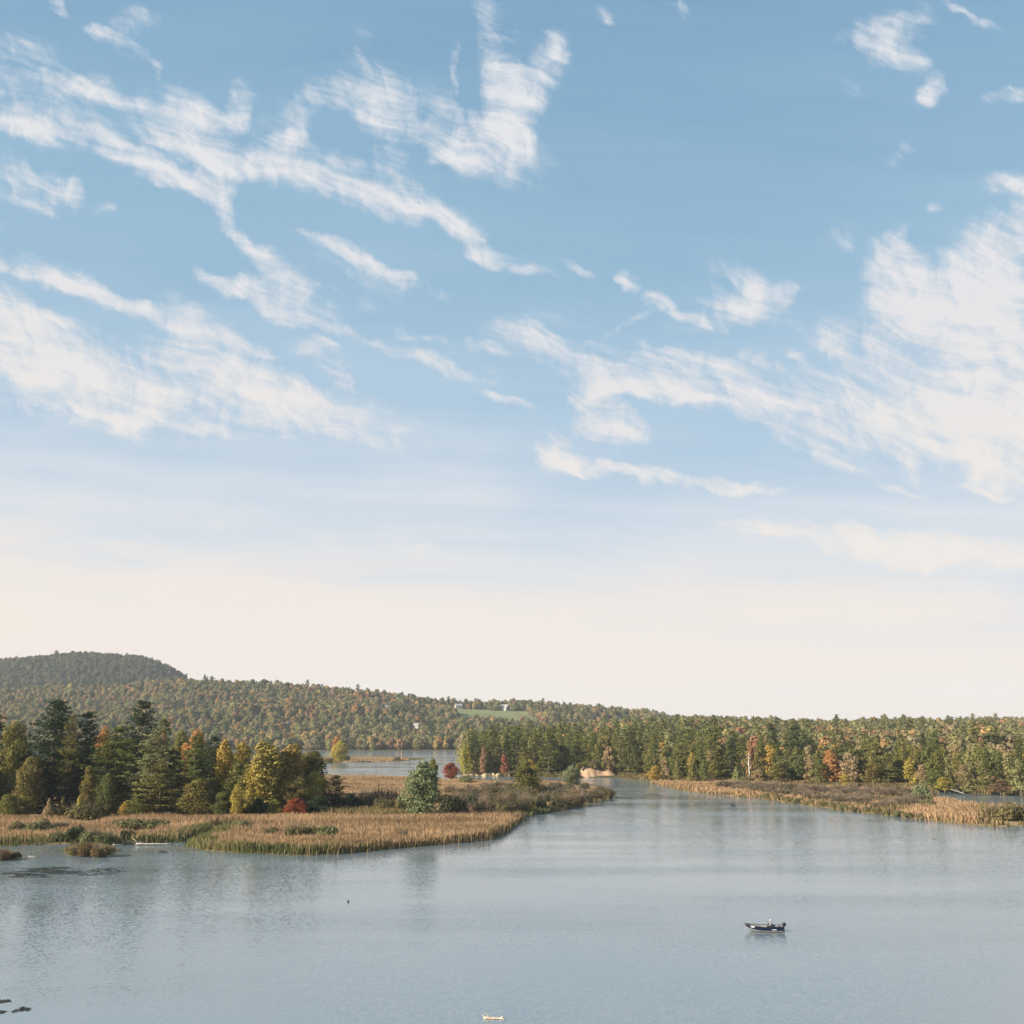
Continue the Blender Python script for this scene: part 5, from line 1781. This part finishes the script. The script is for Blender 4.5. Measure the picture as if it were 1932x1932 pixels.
# ------------------------------------------------------------------ the fishing boat
M_NAVY = simple_mat('navy_paint', (0.004, 0.010, 0.036), 0.3, 0, 0.1, 2, 0.5)
M_CREAM = simple_mat('cream_stripe', (0.26, 0.24, 0.20), 0.4, 0, 0.05)
M_ALU = simple_mat('grey_aluminium', (0.42, 0.43, 0.44), 0.35, 0.7, 0.1)
M_DECK = simple_mat('pale_deck', (0.24, 0.225, 0.21), 0.7, 0, 0.1)
M_BLACK = simple_mat('black_plastic', (0.012, 0.013, 0.016), 0.35, 0, 0.1)
M_DECAL = simple_mat('white_decal', (0.55, 0.55, 0.56), 0.4, 0, 0.02)
M_SKIN = simple_mat('skin', (0.42, 0.25, 0.18), 0.55, 0, 0.08)
M_HAIR = simple_mat('dark_hair', (0.02, 0.014, 0.01), 0.6, 0, 0.2)
M_SHIRT = simple_mat('grey_blue_shirt', (0.15, 0.19, 0.24), 0.8, 0, 0.1)
M_JEANS = simple_mat('dark_trousers', (0.03, 0.035, 0.05), 0.8, 0, 0.15)
M_CAP = simple_mat('white_cap', (0.60, 0.59, 0.58), 0.8, 0, 0.04)
M_DARKJ = simple_mat('dark_jacket', (0.012, 0.014, 0.02), 0.8, 0, 0.15)


def boat_sections(n=15):
    """x from stern to bow: half beam at gunwale, at chine, sheer, chine height, keel height"""
    out = []
    for i in range(n):
        t = i / (n - 1)
        x = -2.40 + 4.95 * t
        k = max(0.0, (t - 0.45) / 0.55)
        bg = 0.96 * (1 - k ** 2.3) ** 0.75 + 0.015
        bc = 0.78 * (1 - min(1, k * 1.04) ** 1.9) ** 0.8 + 0.01
        sh = 0.62 + 0.30 * k ** 1.8
        ch = 0.08 + 0.55 * k ** 2.6
        ke = -0.20 + 0.72 * k ** 3.2
        out.append((x, bg, bc, sh, ch, ke))
    return out


def make_boat(p, rz):
    e = empty('fishing_boat', (p.x, p.y, 0.02), 'navy blue open motorboat with a cream stripe, alone on the lake', 'boat', None, rz)
    S = boat_sections()
    hull, stripe, inner, rail, lower = MB(), MB(), MB(), MB(), MB()
    for a, b in zip(S[:-1], S[1:]):
        for s in (-1, 1):
            ga, gb = (a[0], s * a[1], a[3]), (b[0], s * b[1], b[3])
            ca, cb = (a[0], s * a[2], a[4]), (b[0], s * b[2], b[4])
            lerp = lambda P, Q, t: tuple(P[i] + (Q[i] - P[i]) * t for i in range(3))
            m1, m2 = lerp(ca, ga, 0.16), lerp(cb, gb, 0.16)
            hull.quad(m1, m2, gb, ga)
            stripe.quad(ca, cb, m2, m1)
            lower.quad((a[0], 0, a[5]), (b[0], 0, b[5]), cb, ca)
            ia, ib = (a[0], s * max(a[1] - 0.07, 0.005), a[3] - .01), (b[0], s * max(b[1] - 0.07, 0.005), b[3] - .01)
            fa, fb = (a[0], s * max(a[2] - 0.08, 0.004), max(a[4] + .08, .16)), (b[0], s * max(b[2] - 0.08, 0.004), max(b[4] + .08, .16))
            inner.quad(ia, ib, fb, fa)
            inner.quad(fa, fb, (b[0], 0, fb[2]), (a[0], 0, fa[2]))
    a = S[0]
    hull.quad((a[0], -a[1], a[3] - .08), (a[0], a[1], a[3] - .08), (a[0], a[2], a[4]), (a[0], -a[2], a[4]))
    hull.quad((a[0] + .06, -a[1], a[3] - .08), (a[0] + .06, a[1], a[3] - .08), (a[0] + .06, a[2], .16), (a[0] + .06, -a[2], .16))
    lower.quad((a[0], -a[2], a[4]), (a[0], a[2], a[4]), (a[0], 0, a[5]))
    hull.build('hull', M_NAVY, e)
    stripe.build('chine_stripe', M_CREAM, e)
    lower.build('hull_bottom', M_ALU, e)
    inner.build('inner_lining', M_DECK, e)
    for s in (-1, 1):
        r = MB()
        r.tube([(q[0], s * (q[1] - 0.02), q[3] + .015) for q in S], [0.035] * len(S), 5)
        r.build('gunwale', M_BLACK, e)
    fd = MB()                                            # foredeck
    for a, b in zip(S[8:-1], S[9:]):
        fd.quad((a[0], -a[1] + .06, a[3] - .10), (b[0], min(0, -b[1] + .06), b[3] - .10), (b[0], max(0, b[1] - .06), b[3] - .10), (a[0], a[1] - .06, a[3] - .10))
    fd.build('foredeck', M_DECK, e)
    for x, w in ((-1.95, 1.5), (0.15, 1.55)):
        m = MB()
        m.box((x, 0, .38), (.42, w, .06))
        m.box((x, 0, .26), (.34, w * .9, .2))
        m.build('bench', M_DECK, e)
    m = MB()
    m.box((-1.02, 0, .30), (.1, .1, .3))
    m.box((-1.02, 0, .50), (.45, .45, .09), 0, .92)
    m.box((-1.24, 0, .74), (.08, .42, .42), 0, .9)
    m.build('pedestal_seat', M_BLACK, e)
    m = MB()
    m.box((-.78, -.50, .52), (.30, .42, .72), 0, .8)
    m.quad((-.65, -.30, .88), (-.65, -.70, .88), (-.72, -.66, 1.08), (-.72, -.34, 1.08))
    co = m.build('steering_console', M_BLACK, e)
    m = MB()
    m.tube([(-.95 + .02 * math.cos(t), -.5 + .16 * math.sin(t), .80 + .16 * math.cos(t)) for t in np.linspace(0, 6.283, 13)], [.016] * 13, 4)
    m.build('steering_wheel', M_BLACK, co)
    # port hull lettering patch and bow patch
    for x0, x1, z0, z1, nm in ((-1.55, -.95, .27, .39, 'hull_decal'), (1.32, 1.75, .52, .74, 'bow_patch')):
        for s in (-1, 1):
            m = MB()

            def side(x, z):
                t = (x + 2.40) / 4.95 * 14
                i = min(13, int(t))
                f = t - i
                q = [S[i][k] + (S[i + 1][k] - S[i][k]) * f for k in range(6)]
                v = (z - q[4]) / (q[3] - q[4])
                return (x, s * (q[2] + (q[1] - q[2]) * v + .012), z)
            m.quad(side(x0, z0), side(x1, z0 + (.04 if nm == 'bow_patch' else 0)), side(x1, z1 + (.04 if nm == 'bow_patch' else 0)), side(x0, z1))
            m.build(nm, M_DECAL, e)
    # outboard
    om = MB()
    pts = []
    for i, (z, sx, sy) in enumerate(((.62, .13, .12), (.70, .22, .17), (.90, .25, .19), (1.06, .22, .17), (1.12, .12, .10))):
        pts.append([(-2.72 + sx * c * 1.0, sy * s_, z) for c, s_ in ((-1, -.6), (-.6, -1), (.6, -1), (1, -.6), (1, .6), (.6, 1), (-.6, 1), (-1, .6))])
    n0 = len(om.v)
    for ring in pts:
        om.v += ring
    for i in range(len(pts) - 1):
        for k_ in range(8):
            a_, b_ = n0 + i * 8 + k_, n0 + i * 8 + (k_ + 1) % 8
            om.f.append((a_, b_, b_ + 8, a_ + 8))
    om.f.append(tuple(n0 + 32 + k_ for k_ in range(8)))
    mo = om.build('outboard_motor', M_BLACK, e)
    m = MB()
    m.box((-2.66, 0, .25), (.16, .09, .8))
    m.box((-2.52, 0, .5), (.25, .2, .16))
    m.box((-2.66, 0, -.22), (.34, .10, .12))
    m.build('motor_leg', M_BLACK, mo)
    m = MB()
    m.tube([(-2.5, .05, .84), (-2.15, .12, .86), (-1.9, .14, .84)], [.03, .025, .03], 5)
    m.build('tiller_arm', M_BLACK, mo)
    # bow trolling motor and rods
    m = MB()
    m.tube([(2.15, .12, .80), (1.5, .18, .92), (1.25, .2, .94)], [.03, .025, .05], 5)
    m.build('trolling_motor', M_BLACK, e)
    for (x, y, dx) in ((.85, -.6, .28), (.35, .65, .5)):
        m = MB()
        m.tube([(x, y, .55), (x + dx, y * 1.1, 1.2), (x + dx * 1.7, y * 1.15, 1.75)], [.016, .01, .005], 4)
        m.build('fishing_rod', M_DECK, e)
    m = MB()
    m.box((.9, .25, .32), (.5, .34, .3))
    m.build('cool_box', M_DECAL, e)
    return e


def skin_obj(name, verts, edges, radii, mat, parent, root=0, lv=2):
    me = bpy.data.meshes.new(name)
    me.from_pydata(verts, edges, [])
    me.materials.append(mat)
    o = link(name, me, parent)
    sk = o.modifiers.new('skin', 'SKIN')
    sk.use_smooth_shade = True
    for i, r in enumerate(radii):
        d = me.skin_vertices[0].data[i]
        d.radius = r if isinstance(r, tuple) else (r, r)
        d.use_root = i == root
    if lv:
        s = o.modifiers.new('subsurf', 'SUBSURF')
        s.levels = s.render_levels = lv
    return o


def seated_person(loc, rz, label, shirt, trousers, cap_mat, hair=True, paddle=False, name='person'):
    """faces +x, seat height at z = 0"""
    e = empty(name, loc, label, 'person', None, rz)
    V, E, Rr = [], [], []

    def add(p, r, par=None):
        V.append(p)
        Rr.append(r)
        if par is not None:
            E.append((par, len(V) - 1))
        return len(V) - 1
    pel = add((0, 0, .10), (.15, .11))
    wa = add((.0, 0, .26), (.135, .10), pel)
    chst = add((.02, 0, .44), (.165, .115), wa)
    nk0 = add((.02, 0, .57), (.085, .075), chst)
    nk = add((.035, 0, .63), .055, nk0)
    hd0 = add((.05, 0, .70), (.075, .08), nk)
    hd1 = add((.05, 0, .78), (.078, .095), hd0)
    add((.045, 0, .85), (.06, .07), hd1)
    jaw = add((.115, 0, .735), .032, hd0)
    hands = []
    for s in (-1, 1):
        sh = add((.02, s * .19, .53), .062, nk0)
        if paddle:
            el = add((.22, s * .30, .36), .045, sh)
            wr = add((.42, s * .30, .40), .03, el)
        else:
            el = add((.08, s * .25, .28), .045, sh)
            wr = add((.30, s * .18, .18), .03, el)
        pa = add(tuple(np.array(V[wr]) + (np.array(V[wr]) - np.array(V[el])) * .28), (.036, .018), wr)
        hands.append((V[pa], s))
        hp = add((.08, s * .10, .08), .095, pel)
        kn = add((.48, s * .13, .12), .062, hp)
        an = add((.55, s * .13, -.28), .042, kn)
        add((.70, s * .14, -.32), (.04, .03), an)
    skin_obj('body', V, E, Rr, M_SKIN, e, pel)
    # fingers: four of unequal length, bent, and a thumb from the side of each palm
    for (hp, s) in hands:
        hp = np.array(hp)
        fv, fe, fr = [tuple(hp)], [], [.014]
        for j, L in enumerate((.065, .075, .07, .055)):
            b = hp + np.array([.03, (j - 1.5) * .019, .006])
            a0 = len(fv)
            fv += [tuple(b), tuple(b + np.array([L * .55, 0, -.012])), tuple(b + np.array([L * .75, 0, -.05]))]
            fr += [.0095, .009, .008]
            fe += [(0, a0), (a0, a0 + 1), (a0 + 1, a0 + 2)]
        b = hp + np.array([-.01, -s * .03, .0])
        a0 = len(fv)
        fv += [tuple(b), tuple(b + np.array([.03, -s * .02, -.012])), tuple(b + np.array([.055, -s * .012, -.03]))]
        fr += [.011, .0105, .009]
        fe += [(0, a0), (a0, a0 + 1), (a0 + 1, a0 + 2)]
        skin_obj('hand', fv, fe, fr, M_SKIN, e, 0, 1)
    # clothes
    sv = [(0, 0, .12), (0, 0, .27), (.02, 0, .44), (.02, 0, .565)]
    se = [(0, 1), (1, 2), (2, 3)]
    sr = [(.165, .125), (.155, .12), (.182, .132), (.10, .09)]
    for s in (-1, 1):
        a0 = len(sv)
        el = (.22, s * .30, .36) if paddle else (.08, s * .25, .28)
        wr = (.40, s * .30, .395) if paddle else (.27, s * .187, .194)
        sv += [(.02, s * .19, .53), el, wr]
        sr += [.078, .062, .045]
        se += [(3, a0), (a0, a0 + 1), (a0 + 1, a0 + 2)]
    skin_obj('shirt', sv, se, sr, shirt, e, 1)
    tv, te, tr = [(0, 0, .09)], [], [(.165, .125)]
    for s in (-1, 1):
        a0 = len(tv)
        tv += [(.08, s * .10, .08), (.48, s * .13, .12), (.545, s * .13, -.22)]
        tr += [.112, .078, .062]
        te += [(0, a0), (a0, a0 + 1), (a0 + 1, a0 + 2)]
    skin_obj('trousers', tv, te, tr, trousers, e, 0)
    # face
    m = MB()
    for s in (-1, 1):
        m.ball((.128, s * .032, .785), .012, 6, 4)
    m.build('eyes', M_HAIR, e)
    m = MB()
    m.v += [(.125, -.014, .745), (.125, .014, .745), (.155, 0, .748), (.128, 0, .79)]
    m.f += [(0, 2, 3), (1, 3, 2), (0, 1, 2)]
    m.build('nose', M_SKIN, e)
    m = MB()
    m.box((.137, 0, .722), (.012, .045, .01))
    m.build('mouth', simple_mat('lips', (.30, .12, .10), .5), e)
    m = MB()
    for s in (-1, 1):
        m.ball((.05, s * .082, .775), (.02, .012, .032), 6, 4)
    m.build('ears', M_SKIN, e)
    m = MB()
    m.ball((.02, 0, .80), (.098, .092, .10), 12, 8)
    m.build('hair', M_HAIR, e, True)
    if cap_mat is not None:
        m = MB()
        n0 = 0
        m.ball((.045, 0, .845), (.108, .10, .085), 14, 8)
        m.box((.17, 0, .835), (.13, .15, .014))
        m.build('cap', cap_mat, e, True)
    return e


bp_ = gp(1441, 1757)
boat = make_boat(bp_, R(180 - 4))


def on_boat(x, y, z):
    return boat.matrix_basis @ Vector((x, y, z))


bpy.context.view_layer.update()
seated_person(on_boat(-1.00, 0.0, .55), R(180 - 4), 'person in a white cap sitting in the navy motorboat', M_SHIRT, M_JEANS, M_CAP)

# ------------------------------------------------------------------ the far kayak
kp = gp(1384, 1520.5)
ke = empty('kayak', (kp.x, kp.y, 0.0), 'small dark kayak far up the channel, seen nearly end on', 'kayak', None, R(-62))
hull, deck = MB(), MB()
ns = 13
for i in range(ns - 1):
    def sec(t):
        x = -1.65 + 3.3 * t
        k_ = abs(2 * t - 1)
        b = .38 * (1 - k_ ** 2.4) ** .8 + .01
        return x, b, .24 + .10 * k_ ** 2, -.08 + .2 * k_ ** 4
    a, b = sec(i / (ns - 1)), sec((i + 1) / (ns - 1))
    for s in (-1, 1):
        hull.quad((a[0], 0, a[3]), (b[0], 0, b[3]), (b[0], s * b[1], b[2]), (a[0], s * a[1], a[2]))
        if not 4 <= i <= 7:
            deck.quad((a[0], 0, a[2] + .07), (b[0], 0, b[2] + .07), (b[0], s * b[1], b[2] + .003), (a[0], s * a[1], a[2] + .003))
        else:
            deck.quad((a[0], s * a[1] * .72, a[2] + .05), (b[0], s * b[1] * .72, b[2] + .05), (b[0], s * b[1], b[2] + .003), (a[0], s * a[1], a[2] + .003))
hull.build('hull', M_DARKJ, ke)
deck.build('deck', M_DARKJ, ke)
m = MB()
m.box((-.12, 0, .40), (.40, .34, .66))
m.box((-.36, 0, .85), (.06, .4, .4))
m.build('seat', M_BLACK, ke)
bpy.context.view_layer.update()
seated_person(ke.matrix_basis @ Vector((-.12, 0, .74)), R(-62), 'person in a dark jacket sitting high in the far kayak', M_DARKJ, M_JEANS, M_DARKJ, True, True)
pc = ke.matrix_basis @ Vector((.36, 0, 1.16))
pe = empty('paddle', pc, 'double bladed dark paddle held across the far kayak', 'paddle', None, R(28))
m = MB()
m.tube([(-1.0, 0, -.22), (1.0, 0, .22)], [.018, .018], 6)
m.build('shaft', M_BLACK, pe)
for s in (-1, 1):
    m = MB()
    m.ball((s * 1.12, 0, s * .25), (.22, .02, .09), 8, 5)
    m.build('blade', M_BLACK, pe)

# ------------------------------------------------------------------ floats and birds
p = gp(1763, 1583)
e = empty('marker_buoy', (p.x, p.y, 0), 'thin white leaning marker buoy before the right marsh', 'buoy')
tapered([(0, 0, .1), (-.15, 0, .6), (-.25, 0, .95)], [.06, .06, .04], 8).build('mast', M_CREAM, e)
m = MB()
m.ball((0, 0, .05), (.26, .24, .12), 10, 6)
m.build('float', M_BLACK, e)
p = gp(657, 1702)
e = empty('float_ball', (p.x, p.y, 0), 'small dark round float alone on open water', 'float')
m = MB()
m.ball((0, 0, .10), (.17, .17, .16), 12, 8)
m.build('ball', M_BLACK, e, True)
m = MB()
m.tube([(0, 0, .24), (0, 0, .34)], [.03, .03], 6)
m.build('eyelet', M_BLACK, e)

# ------------------------------------------------------------------ air
M_HAZE, nt, out = mat_new('air')
pv = nd(nt, 'ShaderNodeVolumePrincipled')
pv.inputs['Color'].default_value = (0.76, 0.86, 0.96, 1)
pv.inputs['Density'].default_value = 0.00006
pv.inputs['Anisotropy'].default_value = 0.0
nt.links.new(pv.outputs[0], out.inputs['Volume'])
mb = MB()
mb.box((0, 3700, 172), (20000, 8400, 352))
props(mb.build('haze', M_HAZE), 'thin blue haze over the far hills', 'haze', kind='stuff')
